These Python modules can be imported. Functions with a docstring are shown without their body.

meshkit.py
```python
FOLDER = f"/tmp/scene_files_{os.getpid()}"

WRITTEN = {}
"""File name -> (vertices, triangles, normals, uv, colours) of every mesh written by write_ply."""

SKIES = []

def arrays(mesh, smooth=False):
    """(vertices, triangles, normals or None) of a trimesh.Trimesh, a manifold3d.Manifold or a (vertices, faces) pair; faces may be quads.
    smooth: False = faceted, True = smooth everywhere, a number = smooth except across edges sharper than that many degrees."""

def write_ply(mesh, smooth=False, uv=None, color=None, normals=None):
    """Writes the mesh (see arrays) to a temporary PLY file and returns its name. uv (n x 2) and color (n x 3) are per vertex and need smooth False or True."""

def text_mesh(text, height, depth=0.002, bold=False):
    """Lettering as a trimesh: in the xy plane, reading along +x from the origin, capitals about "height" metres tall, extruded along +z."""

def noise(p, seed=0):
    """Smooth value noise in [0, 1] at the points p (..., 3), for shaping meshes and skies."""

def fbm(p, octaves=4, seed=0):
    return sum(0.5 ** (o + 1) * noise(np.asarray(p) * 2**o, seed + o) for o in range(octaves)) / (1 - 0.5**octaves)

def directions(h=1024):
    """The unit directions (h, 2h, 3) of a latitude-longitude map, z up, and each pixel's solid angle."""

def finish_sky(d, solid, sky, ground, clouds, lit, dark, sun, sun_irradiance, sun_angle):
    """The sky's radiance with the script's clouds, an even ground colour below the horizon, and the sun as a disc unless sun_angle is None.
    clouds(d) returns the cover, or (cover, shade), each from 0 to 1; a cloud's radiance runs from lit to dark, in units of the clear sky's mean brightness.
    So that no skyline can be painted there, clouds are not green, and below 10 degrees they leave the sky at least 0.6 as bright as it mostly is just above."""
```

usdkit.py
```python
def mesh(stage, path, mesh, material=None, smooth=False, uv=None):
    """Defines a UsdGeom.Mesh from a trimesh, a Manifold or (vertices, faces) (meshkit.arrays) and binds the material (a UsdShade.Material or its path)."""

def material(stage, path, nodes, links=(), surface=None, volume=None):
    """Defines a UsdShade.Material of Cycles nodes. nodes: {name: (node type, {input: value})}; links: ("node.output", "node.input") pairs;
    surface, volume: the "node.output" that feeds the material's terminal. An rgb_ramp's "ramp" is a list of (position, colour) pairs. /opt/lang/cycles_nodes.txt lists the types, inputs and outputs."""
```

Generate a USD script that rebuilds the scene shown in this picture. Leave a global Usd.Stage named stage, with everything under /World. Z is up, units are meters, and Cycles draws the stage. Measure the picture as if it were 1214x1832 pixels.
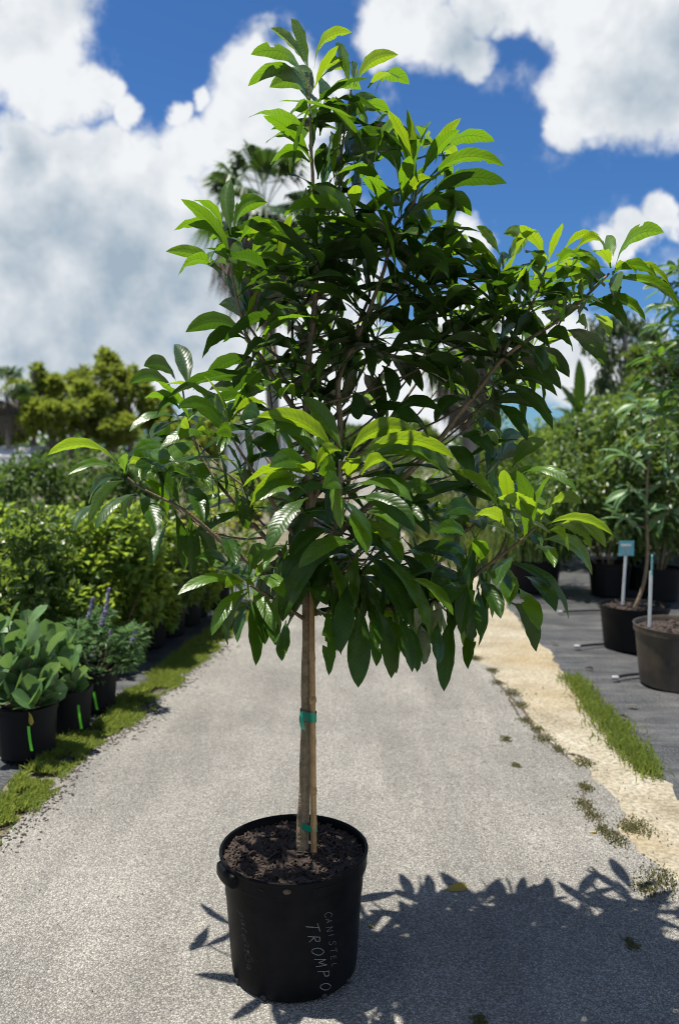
import math, random
import numpy as np, trimesh, usdkit, meshkit
from shapely.geometry import Polygon, Point
from pxr import Usd, UsdGeom, UsdLux, UsdShade, Gf, Sdf

stage = Usd.Stage.CreateInMemory()
UsdGeom.SetStageUpAxis(stage, UsdGeom.Tokens.z)
UsdGeom.SetStageMetersPerUnit(stage, 1.0)
world = UsdGeom.Xform.Define(stage, '/World'); stage.SetDefaultPrim(world.GetPrim())
UsdGeom.Scope.Define(stage, '/World/Looks')

# ------------------------------------------------------------------ camera
W, H, F = 1214.0, 1832.0, 1480.0
PITCH, CAM = 0.075, np.array([0.1465, -2.576, 1.673])
cam = UsdGeom.Camera.Define(stage, '/World/camera')
cam.CreateHorizontalApertureAttr(36.0 * 1214 / 1832 * 1.0)
cam.CreateFocalLengthAttr(36.0 * 1214 / 1832 * F / W)
cam.CreateFStopAttr(2.5)
cam.CreateFocusDistanceAttr(2.45)
cam.CreateClippingRangeAttr(Gf.Vec2f(0.05, 5000))
EXPOSURE = 1.05
cam.CreateExposureAttr(EXPOSURE)
cam.AddTranslateOp().Set(Gf.Vec3d(*CAM)); cam.AddRotateXOp().Set(90 - math.degrees(PITCH))

def P(u, v, Y):
    """World point at depth plane y=Y seen at photo position u, v."""
    c, s = math.cos(PITCH), math.sin(PITCH)
    x, y = (u - W / 2) / F, -(v - H / 2) / F
    d = np.array([x, c + y * s, -s + y * c])
    return CAM + d * (Y - CAM[1]) / d[1]
def G(u, v, z=0.0):
    c, s = math.cos(PITCH), math.sin(PITCH)
    x, y = (u - W / 2) / F, -(v - H / 2) / F
    d = np.array([x, c + y * s, -s + y * c])
    return CAM + d * (z - CAM[2]) / d[2]
def project(p):
    p = np.asarray(p) - CAM
    c, s = math.cos(PITCH), math.sin(PITCH)
    z = p[..., 1] * c - p[..., 2] * s; y = p[..., 1] * s + p[..., 2] * c
    return np.stack([W / 2 + F * p[..., 0] / z, H / 2 - F * y / z], -1)

# ------------------------------------------------------------------ sun and sky
SUN = np.array([-0.27, 0.05, 1.0]); SUN /= np.linalg.norm(SUN)
ELEV = math.asin(SUN[2]); ROT = math.atan2(SUN[0], SUN[1])
sun = UsdLux.DistantLight.Define(stage, '/World/sun')
sun.CreateIntensityAttr(1.1); sun.CreateAngleAttr(0.53); sun.CreateNormalizeAttr(True)
sun.CreateColorAttr(Gf.Vec3f(1.0, 0.95, 0.865))
zax = Gf.Vec3d(*SUN)
r = Gf.Rotation(Gf.Vec3d(0, 0, 1), zax)
sun.AddTransformOp().Set(Gf.Matrix4d().SetRotate(r))

def cloud_sky():
    n, l = {}, []
    def add(name, kind, **k):
        n[name] = (kind, k); return name
    add('tc', 'texture_coordinate')
    add('sky', 'sky_texture', sky_type='single_scattering', sun_disc=False, sun_elevation=ELEV, sun_rotation=ROT,
        air_density=1.0, aerosol_density=0.35, ozone_density=2.2)
    # direction, warped by noise so that the edges of the clouds are ragged
    add('dir', 'vector_math', math_type='normalize'); l.append(('tc.generated', 'dir.vector1'))
    add('nw', 'noise_texture', scale=5.0, detail=6.0, roughness=0.6); l.append(('dir.vector', 'nw.vector'))
    add('nwc', 'vector_math', math_type='subtract', vector2=(.5, .5, .5)); l.append(('nw.color', 'nwc.vector1'))
    add('nws', 'vector_math', math_type='scale', scale=0.13); l.append(('nwc.vector', 'nws.vector1'))
    add('wd', 'vector_math', math_type='add'); l.append(('dir.vector', 'wd.vector1')); l.append(('nws.vector', 'wd.vector2'))
    def blobs(tag, lst, src):
        prev = None
        for i, (u, v, rad) in enumerate(lst):
            d = P(u, v, 100.0) - CAM; d /= np.linalg.norm(d)
            a = add(f'{tag}d{i}', 'vector_math', math_type='distance', vector2=tuple(d)); l.append((src, f'{a}.vector1'))
            m = add(f'{tag}m{i}', 'map_range', from_min=rad / F * (1.12 if tag == 'c' else 1.35), from_max=rad / F * (0.50 if tag == 'c' else 0.2), to_min=0.0, to_max=1.0, clamp=True)
            l.append((f'{a}.value', f'{m}.value'))
            if prev is None: prev = f'{m}.result'
            else:
                x = add(f'{tag}x{i}', 'math', math_type='maximum'); l.append((prev, f'{x}.value1')); l.append((f'{m}.result', f'{x}.value2')); prev = f'{x}.value'
        return prev
    cov = blobs('c', CLOUDS, 'wd.vector')
    # fair-weather clouds over the rest of the sky
    add('sx', 'separate_xyz'); l.append(('dir.vector', 'sx.vector'))
    add('nf', 'noise_texture', scale=1.9, detail=7.0, roughness=0.6); l.append(('wd.vector', 'nf.vector'))
    add('nfr', 'map_range', from_min=0.47, from_max=0.60, to_min=0.0, to_max=0.9, clamp=True); l.append(('nf.fac', 'nfr.value'))
    add('behind', 'map_range', from_min=0.72, from_max=0.5, to_min=0.0, to_max=1.0, clamp=True); l.append(('sx.y', 'behind.value'))
    add('nfm', 'math', math_type='multiply'); l.append(('nfr.result', 'nfm.value1')); l.append(('behind.result', 'nfm.value2'))
    add('cov', 'math', math_type='maximum'); l.append((cov, 'cov.value1')); l.append(('nfm.value', 'cov.value2'))
    # fine break-up of the edge
    add('nd', 'noise_texture', scale=15.0, detail=9.0, roughness=0.66); l.append(('dir.vector', 'nd.vector'))
    add('ndr', 'map_range', from_min=0.25, from_max=0.75, to_min=-0.40, to_max=0.40, clamp=False); l.append(('nd.fac', 'ndr.value'))
    add('sum', 'math', math_type='add'); l.append(('cov.value', 'sum.value1')); l.append(('ndr.result', 'sum.value2'))
    add('mask', 'map_range', range_type='smoothstep', from_min=0.08, from_max=0.78, to_min=0.0, to_max=1.0, clamp=True); l.append(('sum.value', 'mask.value'))
    # billows: relief of the noise as seen from the sun
    add('du', 'vector_math', math_type='add', vector2=(-0.012, 0.0, 0.03)); l.append(('dir.vector', 'du.vector1'))
    add('n2', 'noise_texture', scale=5.5, detail=7.0, roughness=0.55); l.append(('dir.vector', 'n2.vector'))
    add('n3', 'noise_texture', scale=5.5, detail=7.0, roughness=0.55); l.append(('du.vector', 'n3.vector'))
    add('rel', 'math', math_type='subtract'); l.append(('n2.fac', 'rel.value1')); l.append(('n3.fac', 'rel.value2'))
    add('relr', 'map_range', from_min=-0.10, from_max=0.11, to_min=0.36, to_max=-0.36, clamp=True); l.append(('rel.value', 'relr.value'))
    dark = blobs('k', BASES, 'wd.vector')
    add('dk', 'math', math_type='multiply', value2=0.68); l.append((dark, 'dk.value1'))
    add('sh0', 'math', math_type='add', value2=0.04); l.append(('dk.value', 'sh0.value1')); add('sh', 'math', math_type='add'); l.append(('sh0.value', 'sh.value1')); l.append(('relr.result', 'sh.value2'))
    add('shc', 'clamp'); l.append(('sh.value', 'shc.value'))
    add('ccol', 'mix', color1=CLOUD_LIT, color2=CLOUD_DARK); l.append(('shc.result', 'ccol.fac'))
    # deepen the clear blue a little with height, as a phone's picture does
    add('grade', 'mix', mix_type='multiply', fac=1.0, color2=SKY_TINT); l.append(('sky.color', 'grade.color1'))
    add('mixc', 'mix'); l.append(('mask.result', 'mixc.fac')); l.append(('grade.color', 'mixc.color1')); l.append(('ccol.color', 'mixc.color2'))
    add('bg', 'background_shader', strength=SKY_STRENGTH); l.append(('mixc.color', 'bg.color'))
    return usdkit.material(stage, '/World/Looks/sky', n, l, surface='bg.background')

SKY_STRENGTH = 0.075
SKY_TINT = (0.255, 0.46, 0.70)
CLOUD_LIT, CLOUD_DARK = (5.7, 5.85, 6.0), (2.35, 2.95, 3.55)
CLOUDS = [(-20, 50, 130), (70, 70, 95), (80, 170, 85), (150, 150, 40), (195, 195, 30), (45, 290, 70), (120, 290, 70), (190, 280, 60), (150, 350, 100), (60, 340, 110), (270, 320, 95), (335, 255, 70), (300, 180, 26), (335, 150, 24), (420, 210, 100), (430, 130, 70), (450, 100, 50), (530, 170, 85),
          (620, 140, 34), (480, 330, 140), (250, 450, 200), (60, 520, 220), (400, 520, 200), (150, 620, 180), (420, 640, 170), (560, 480, 150), (20, 700, 150), (620, 700, 160),
          (770, 20, 75), (820, 75, 60), (720, 70, 48), (870, 110, 38), (900, 0, 62), (965, 5, 62), (1000, 45, 45), (940, 40, 40), (1060, 20, 85), (1100, 90, 90), (1190, 40, 130), (1200, 160, 105), (1075, 180, 75), (1010, 265, 38), (1050, 230, 50), (1130, 215, 70),
          (1185, 400, 34), (1130, 440, 34), (1090, 470, 30), (820, 410, 40), (860, 440, 34), (760, 720, 120), (880, 600, 110), (1000, 640, 100), (1100, 660, 90), (1180, 640, 60)]
BASES = [(130, 420, 120), (60, 470, 130), (290, 560, 150), (90, 590, 130), (400, 480, 110), (230, 500, 150), (1130, 190, 70), (1190, 110, 70), (860, 90, 50), (40, 300, 50)]
dome = UsdLux.DomeLight.Define(stage, '/World/sky')
dome.CreateIntensityAttr(1.0)
UsdShade.MaterialBindingAPI.Apply(dome.GetPrim()).Bind(cloud_sky())

# ------------------------------------------------------------------ helpers
used = {}
def numbered(parent, name):
    k = (parent, name); used[k] = used.get(k, -1) + 1
    return name if used[k] == 0 else f'{name}_{used[k]:03d}'
def path_of(parent): return '/World' if parent is None else str(parent.GetPath())
def tag(prim, label=None, cat=None, group=None, kind=None):
    prim = prim.GetPrim() if hasattr(prim, 'GetPrim') else prim
    for k, v in (('label', label), ('category', cat), ('group', group), ('kind', kind)):
        if v: prim.SetCustomDataByKey(k, v)
    return prim
def thing(name, label, cat, loc=(0, 0, 0), group=None):
    pth = '/World/' + numbered('/World', name)
    x = UsdGeom.Xform.Define(stage, pth); x.AddTranslateOp().Set(Gf.Vec3d(*map(float, loc)))
    return tag(x, label, cat, group)
def obj(name, mesh, mat, parent=None, smooth=False, uv=None, origin=None, **k):
    if isinstance(mesh, list): mesh = join(mesh)
    if parent is not None:
        o = np.array(UsdGeom.XformCache().GetLocalToWorldTransform(parent))[3, :3]
        v, f = (mesh.vertices, mesh.faces) if hasattr(mesh, 'vertices') else mesh
        mesh = (np.asarray(v, float) - o, np.asarray(f))
    pp = path_of(parent)
    m = usdkit.mesh(stage, pp + '/' + numbered(pp, name), mesh, mat, smooth=smooth, uv=uv)
    tag(m, **k); return m.GetPrim()
def join(ms):
    V, Fc, n = [], [], 0
    for m in ms:
        v, f = (m.vertices, m.faces) if hasattr(m, 'vertices') else m
        v, f = np.asarray(v, float), np.asarray(f, int)
        if f.shape[1] == 4: f = np.vstack([f[:, [0, 1, 2]], f[:, [0, 2, 3]]])
        V.append(v); Fc.append(f + n); n += len(v)
    return np.vstack(V), np.vstack(Fc)
def tube(pts, radii, sides=8, caps=True):
    p = np.asarray(pts, float); r = np.broadcast_to(radii, (len(p),))
    t = np.gradient(p, axis=0); t /= np.linalg.norm(t, axis=1, keepdims=True) + 1e-12
    a = np.cross(t, np.where(np.abs(t[:, 2:]) < 0.9, [0, 0, 1.0], [0, 1.0, 0])); a /= np.linalg.norm(a, axis=1, keepdims=True)
    b = np.cross(t, a); ang = np.arange(sides) * 2 * np.pi / sides
    v = p[:, None] + r[:, None, None] * (np.cos(ang)[None, :, None] * a[:, None] + np.sin(ang)[None, :, None] * b[:, None])
    i, j = np.meshgrid(np.arange(len(p) - 1), np.arange(sides), indexing='ij')
    q = np.stack([i * sides + j, i * sides + (j + 1) % sides, (i + 1) * sides + (j + 1) % sides, (i + 1) * sides + j], -1).reshape(-1, 4)
    f = np.vstack([q[:, [0, 1, 2]], q[:, [0, 2, 3]]]); v = v.reshape(-1, 3)
    if caps:
        n = len(v); v = np.vstack([v, p[0], p[-1]]); k = np.arange(sides); e = (len(p) - 1) * sides
        f = np.vstack([f, np.stack([(k + 1) % sides, k, np.full(sides, n)], 1), np.stack([e + k, e + (k + 1) % sides, np.full(sides, n + 1)], 1)])
    return v, f
def spline(pts, n=24):
    p = np.asarray(pts, float)
    if len(p) < 3: return p[0] + (p[-1] - p[0]) * np.linspace(0, 1, n)[:, None]
    from scipy.interpolate import CubicSpline
    s = np.r_[0, np.cumsum(np.linalg.norm(np.diff(p, axis=0), axis=1))]
    return CubicSpline(s, p)(np.linspace(0, s[-1], n))
def lathe(profile, seg=64, center=(0, 0, 0)):
    pr = np.asarray(profile, float); a = np.arange(seg) * 2 * np.pi / seg
    v = np.stack([pr[:, 0, None] * np.cos(a), pr[:, 0, None] * np.sin(a), np.broadcast_to(pr[:, 1, None], (len(pr), seg))], -1)
    i, j = np.meshgrid(np.arange(len(pr) - 1), np.arange(seg), indexing='ij')
    q = np.stack([i * seg + j, i * seg + (j + 1) % seg, (i + 1) * seg + (j + 1) % seg, (i + 1) * seg + j], -1).reshape(-1, 4)
    return v.reshape(-1, 3) + np.asarray(center), np.vstack([q[:, [0, 1, 2]], q[:, [0, 2, 3]]])
def box(size, center=(0, 0, 0), rz=0.0):
    m = trimesh.creation.box(size); m.apply_transform(trimesh.transformations.rotation_matrix(rz, [0, 0, 1])); m.apply_translation(center)
    return np.array(m.vertices), np.array(m.faces)
def sheet(poly, z=0.0):
    pg = Polygon(poly).buffer(0)
    if pg.geom_type != 'Polygon': pg = max(pg.geoms, key=lambda g: g.area)
    v, f = trimesh.creation.triangulate_polygon(pg, engine='earcut')
    return np.c_[v, np.full(len(v), z)], np.asarray(f)

# ------------------------------------------------------------------ materials
MAT = {}
def leaf_mat(name, dark, light, glow, trans=0.35, rough=0.38, veins=0.0, random_from='object', spec=0.4):
    n = {'info': ('object_info', {}), 'geo': ('geometry', {}),
         'col': ('mix', {'color1': dark, 'color2': light}), 'p': ('principled_bsdf', {'roughness': rough, 'specular_ior_level': spec}),
         'tr': ('translucent_bsdf', {'color': glow}), 'mx': ('mix_closure', {'fac': trans})}
    src = 'info.random' if random_from == 'object' else 'geo.random_per_island'
    l = [(src, 'col.fac'), ('p.BSDF', 'mx.closure1'), ('tr.BSDF', 'mx.closure2')]
    base = 'col.color'
    if veins:
        n.update({'uv': ('uvmap', {'attribute': 'st'}), 's': ('separate_xyz', {}),
                  'au': ('math', {'math_type': 'subtract', 'value2': .5}), 'ab': ('math', {'math_type': 'absolute'}),
                  'mu': ('math', {'math_type': 'multiply', 'value2': 3.6}), 'mv': ('math', {'math_type': 'multiply'}), 'mvr': ('map_range', {'to_min': 11.0, 'to_max': 17.0}), 'wob': ('noise_texture', {'scale': 14.0, 'detail': 2.0}), 'wadd': ('math', {'math_type': 'multiply_add', 'value2': 1.6}),
                  'd': ('math', {'math_type': 'subtract'}), 'pp': ('math', {'math_type': 'pingpong', 'value2': 0.5}),
                  'ppp': ('math', {'math_type': 'sqrt'}), 'vein': ('map_range', {'from_min': 0.10, 'from_max': 0.0, 'to_min': 0.0, 'to_max': 1.0, 'clamp': True}),
                  'rib': ('map_range', {'from_min': 0.03, 'from_max': 0.008, 'to_min': 0.0, 'to_max': 1.0, 'clamp': True}),
                  'mxv': ('math', {'math_type': 'maximum'}), 'vf': ('math', {'math_type': 'multiply', 'value2': 0.45}),
                  'vc': ('mix', {'color2': tuple(min(1, 1.9 * c + .03) for c in light)}),
                  'noi': ('noise_texture', {'scale': 26.0, 'detail': 3.0}), 'nm': ('map_range', {'from_min': .3, 'from_max': .7, 'to_min': .72, 'to_max': 1.25}),
                  'vm': ('mix', {'mix_type': 'multiply', 'fac': 1.0}),
                  'bump': ('bump', {'strength': 0.17, 'distance': 0.004}),
                  'gv': ('mix', {'color1': glow, 'color2': tuple(.5 * c for c in glow)})})
        l += [('uv.UV', 's.vector'), ('s.x', 'au.value1'), ('au.value', 'ab.value1'), ('ab.value', 'mu.value1'), ('s.y', 'mv.value1'),
              ('info.random', 'mvr.value'), ('mvr.result', 'mv.value2'), ('geo.position', 'wob.vector'), ('wob.fac', 'wadd.value1'), ('mv.value', 'wadd.value3'), ('wadd.value', 'd.value1'), ('mu.value', 'd.value2'), ('d.value', 'pp.value1'), ('pp.value', 'vein.value'), ('pp.value', 'ppp.value1'), ('ab.value', 'rib.value'),
              ('vein.result', 'mxv.value1'), ('rib.result', 'mxv.value2'), ('rib.result', 'vf.value1'), ('vf.value', 'vc.fac'), ('col.color', 'vc.color1'),
              ('geo.position', 'noi.vector'), ('noi.fac', 'nm.value'), ('vc.color', 'vm.color1'), ('nm.result', 'vm.color2'),
              ('ppp.value', 'bump.height'), ('bump.normal', 'p.normal'), ('mxv.value', 'gv.fac'), ('gv.color', 'tr.color')]
        n.update({'sp': ('noise_texture', {'scale': 38.0, 'detail': 2.0}), 'spr': ('map_range', {'from_min': .70, 'from_max': .76, 'to_min': 0.0, 'to_max': 0.7, 'clamp': True}), 'vs': ('mix', {'color2': (0.16, 0.12, 0.03)})})
        l += [('geo.position', 'sp.vector'), ('sp.fac', 'spr.value'), ('spr.result', 'vs.fac'), ('vm.color', 'vs.color1')]
        base = 'vs.color'
    # the under side of a leaf is paler and duller
    n['under'] = ('mix', {'mix_type': 'mix', 'color2': tuple(0.55 * c + 0.02 for c in light)}); n['uf'] = ('math', {'math_type': 'multiply', 'value2': 0.6})
    l += [('geo.backfacing', 'uf.value1'), ('uf.value', 'under.fac'), (base, 'under.color1'), ('under.color', 'p.base_color')]
    MAT[name] = usdkit.material(stage, '/World/Looks/' + name, n, l, surface='mx.closure')
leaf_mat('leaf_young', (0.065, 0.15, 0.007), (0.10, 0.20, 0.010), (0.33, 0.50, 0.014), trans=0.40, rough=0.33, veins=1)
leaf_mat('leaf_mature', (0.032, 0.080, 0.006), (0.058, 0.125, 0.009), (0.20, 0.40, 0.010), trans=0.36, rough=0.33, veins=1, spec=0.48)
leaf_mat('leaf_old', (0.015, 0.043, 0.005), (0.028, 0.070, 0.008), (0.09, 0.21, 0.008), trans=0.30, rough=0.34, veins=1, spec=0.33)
leaf_mat('hedge_light', (0.06, 0.12, 0.024), (0.23, 0.31, 0.075), (0.42, 0.56, 0.06), trans=0.42, rough=0.4, random_from='island')
leaf_mat('hedge_dark', (0.028, 0.065, 0.014), (0.08, 0.145, 0.035), (0.17, 0.30, 0.03), trans=0.3, rough=0.38, random_from='island')
leaf_mat('shrub_mid', (0.045, 0.09, 0.02), (0.15, 0.215, 0.06), (0.27, 0.39, 0.05), trans=0.32, rough=0.35, random_from='island')
leaf_mat('grey_leaf', (0.06, 0.13, 0.045), (0.13, 0.23, 0.085), (0.22, 0.38, 0.08), trans=0.3, rough=0.42, veins=1)
leaf_mat('chaste_leaf', (0.09, 0.17, 0.07), (0.22, 0.32, 0.15), (0.2, 0.36, 0.1), trans=0.34, rough=0.5, random_from='island')
leaf_mat('pine', (0.09, 0.13, 0.02), (0.21, 0.25, 0.045), (0.36, 0.44, 0.05), trans=0.42, rough=0.6, random_from='island')
leaf_mat('gum_leaf', (0.05, 0.09, 0.03), (0.10, 0.15, 0.06), (0.14, 0.22, 0.05), trans=0.3, rough=0.5, random_from='island')
leaf_mat('palm_leaf', (0.03, 0.07, 0.018), (0.07, 0.13, 0.03), (0.1, 0.2, 0.02), trans=0.25, rough=0.45, random_from='island')
leaf_mat('dead_palm', (0.12, 0.105, 0.085), (0.30, 0.265, 0.21), (0.15, 0.12, 0.07), trans=0.15, rough=0.8, random_from='island')
leaf_mat('grass_blade', (0.12, 0.17, 0.03), (0.38, 0.40, 0.13), (0.42, 0.50, 0.09), trans=0.40, rough=0.5, random_from='island')
leaf_mat('moss', (0.09, 0.085, 0.03), (0.25, 0.25, 0.09), (0.14, 0.16, 0.03), trans=0.2, rough=0.8, random_from='island')
leaf_mat('dry_leaf', (0.30, 0.20, 0.03), (0.45, 0.36, 0.06), (0.3, 0.22, 0.03), trans=0.2, rough=0.6, random_from='object')
leaf_mat('purple_flower', (0.30, 0.27, 0.44), (0.46, 0.43, 0.58), (0.25, 0.2, 0.4), trans=0.25, rough=0.7, random_from='island')
leaf_mat('yellow_flower', (0.55, 0.50, 0.05), (0.7, 0.66, 0.12), (0.5, 0.5, 0.06), trans=0.3, rough=0.6, random_from='island')

def plain(name, color, rough=0.6, noise=None, bump=0.0, bscale=40.0, spec=0.5, metallic=0.0):
    n = {'p': ('principled_bsdf', {'base_color': color, 'roughness': rough, 'specular_ior_level': spec, 'metallic': metallic})}; l = []
    if noise or bump:
        n['g'] = ('geometry', {})
    if noise:
        scale, dark = noise
        n['n'] = ('noise_texture', {'scale': scale, 'detail': 5.0, 'roughness': 0.65}); n['r'] = ('map_range', {'from_min': .32, 'from_max': .68, 'clamp': True})
        n['c'] = ('mix', {'color1': dark, 'color2': color})
        l += [('g.position', 'n.vector'), ('n.fac', 'r.value'), ('r.result', 'c.fac'), ('c.color', 'p.base_color')]
    if bump:
        n['nb'] = ('noise_texture', {'scale': bscale, 'detail': 5.0}); n['b'] = ('bump', {'strength': bump, 'distance': 0.01})
        l += [('g.position', 'nb.vector'), ('nb.fac', 'b.height'), ('b.normal', 'p.normal')]
    MAT[name] = usdkit.material(stage, '/World/Looks/' + name, n, l, surface='p.BSDF')
plain('earth', (0.16, 0.13, 0.09), 0.95, (3.0, (0.07, 0.075, 0.035)), 0.5, 20)
plain('black_plastic', (0.0022, 0.0026, 0.0032), 0.45, (14.0, (0.0058, 0.006, 0.0062)), 0.08, 90, spec=0.07)
plain('old_plastic', (0.065, 0.047, 0.027), 0.6, (6.0, (0.014, 0.013, 0.012)), 0.15, 60)
plain('far_plastic', (0.004, 0.0044, 0.005), 0.5, spec=0.12)
plain('chalk', (0.16, 0.17, 0.18), 0.9, (160.0, (0.06, 0.065, 0.07)))
plain('faint_chalk', (0.10, 0.105, 0.115), 0.9, (160.0, (0.03, 0.032, 0.036)))
plain('bark', (0.24, 0.17, 0.105), 0.85, (38.0, (0.10, 0.08, 0.038)), 0.7, 110)
plain('twig', (0.17, 0.12, 0.075), 0.8, (60.0, (0.08, 0.06, 0.03)), 0.4, 150)
plain('bamboo', (0.34, 0.21, 0.085), 0.55, (30.0, (0.22, 0.125, 0.05)), 0.15, 120)
plain('far_bark', (0.15, 0.125, 0.10), 0.9, (2.0, (0.07, 0.055, 0.045)))
plain('palm_trunk', (0.20, 0.185, 0.17), 0.9, (5.0, (0.11, 0.10, 0.09)))
plain('green_tape', (0.0, 0.20, 0.115), 0.35)
plain('lime_tape', (0.13, 0.55, 0.02), 0.5)
plain('sign_face', (0.16, 0.42, 0.43), 0.5, (14.0, (0.06, 0.25, 0.30)))
plain('white_post', (0.62, 0.63, 0.6), 0.6, (9.0, (0.45, 0.45, 0.42)))
plain('white_wall', (0.72, 0.73, 0.74), 0.6, (1.2, (0.6, 0.61, 0.62)))
plain('roof_metal', (0.45, 0.47, 0.5), 0.45)
plain('grey_trim', (0.28, 0.28, 0.29), 0.6)
plain('pipe', (0.012, 0.012, 0.013), 0.4)
def chips(name, ramp):
    MAT[name] = usdkit.material(stage, '/World/Looks/' + name, {'g': ('geometry', {}), 'r': ('rgb_ramp', {'ramp': ramp}), 'p': ('principled_bsdf', {'roughness': 0.85}),
        'n': ('noise_texture', {'scale': 160.0, 'detail': 3.0}), 'b': ('bump', {'strength': 0.4, 'distance': 0.004})},
        [('g.random_per_island', 'r.fac'), ('r.color', 'p.base_color'), ('g.position', 'n.vector'), ('n.fac', 'b.height'), ('b.normal', 'p.normal')], surface='p.BSDF')
chips('bark_chip', [(0, (0.03, 0.018, 0.012)), (.45, (0.085, 0.048, 0.028)), (.8, (0.21, 0.115, 0.068)), (1, (0.46, 0.34, 0.23))])
chips('stone_chip', [(0, (0.22, 0.21, 0.19)), (.5, (0.36, 0.345, 0.31)), (1, (0.6, 0.58, 0.53))])

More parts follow.
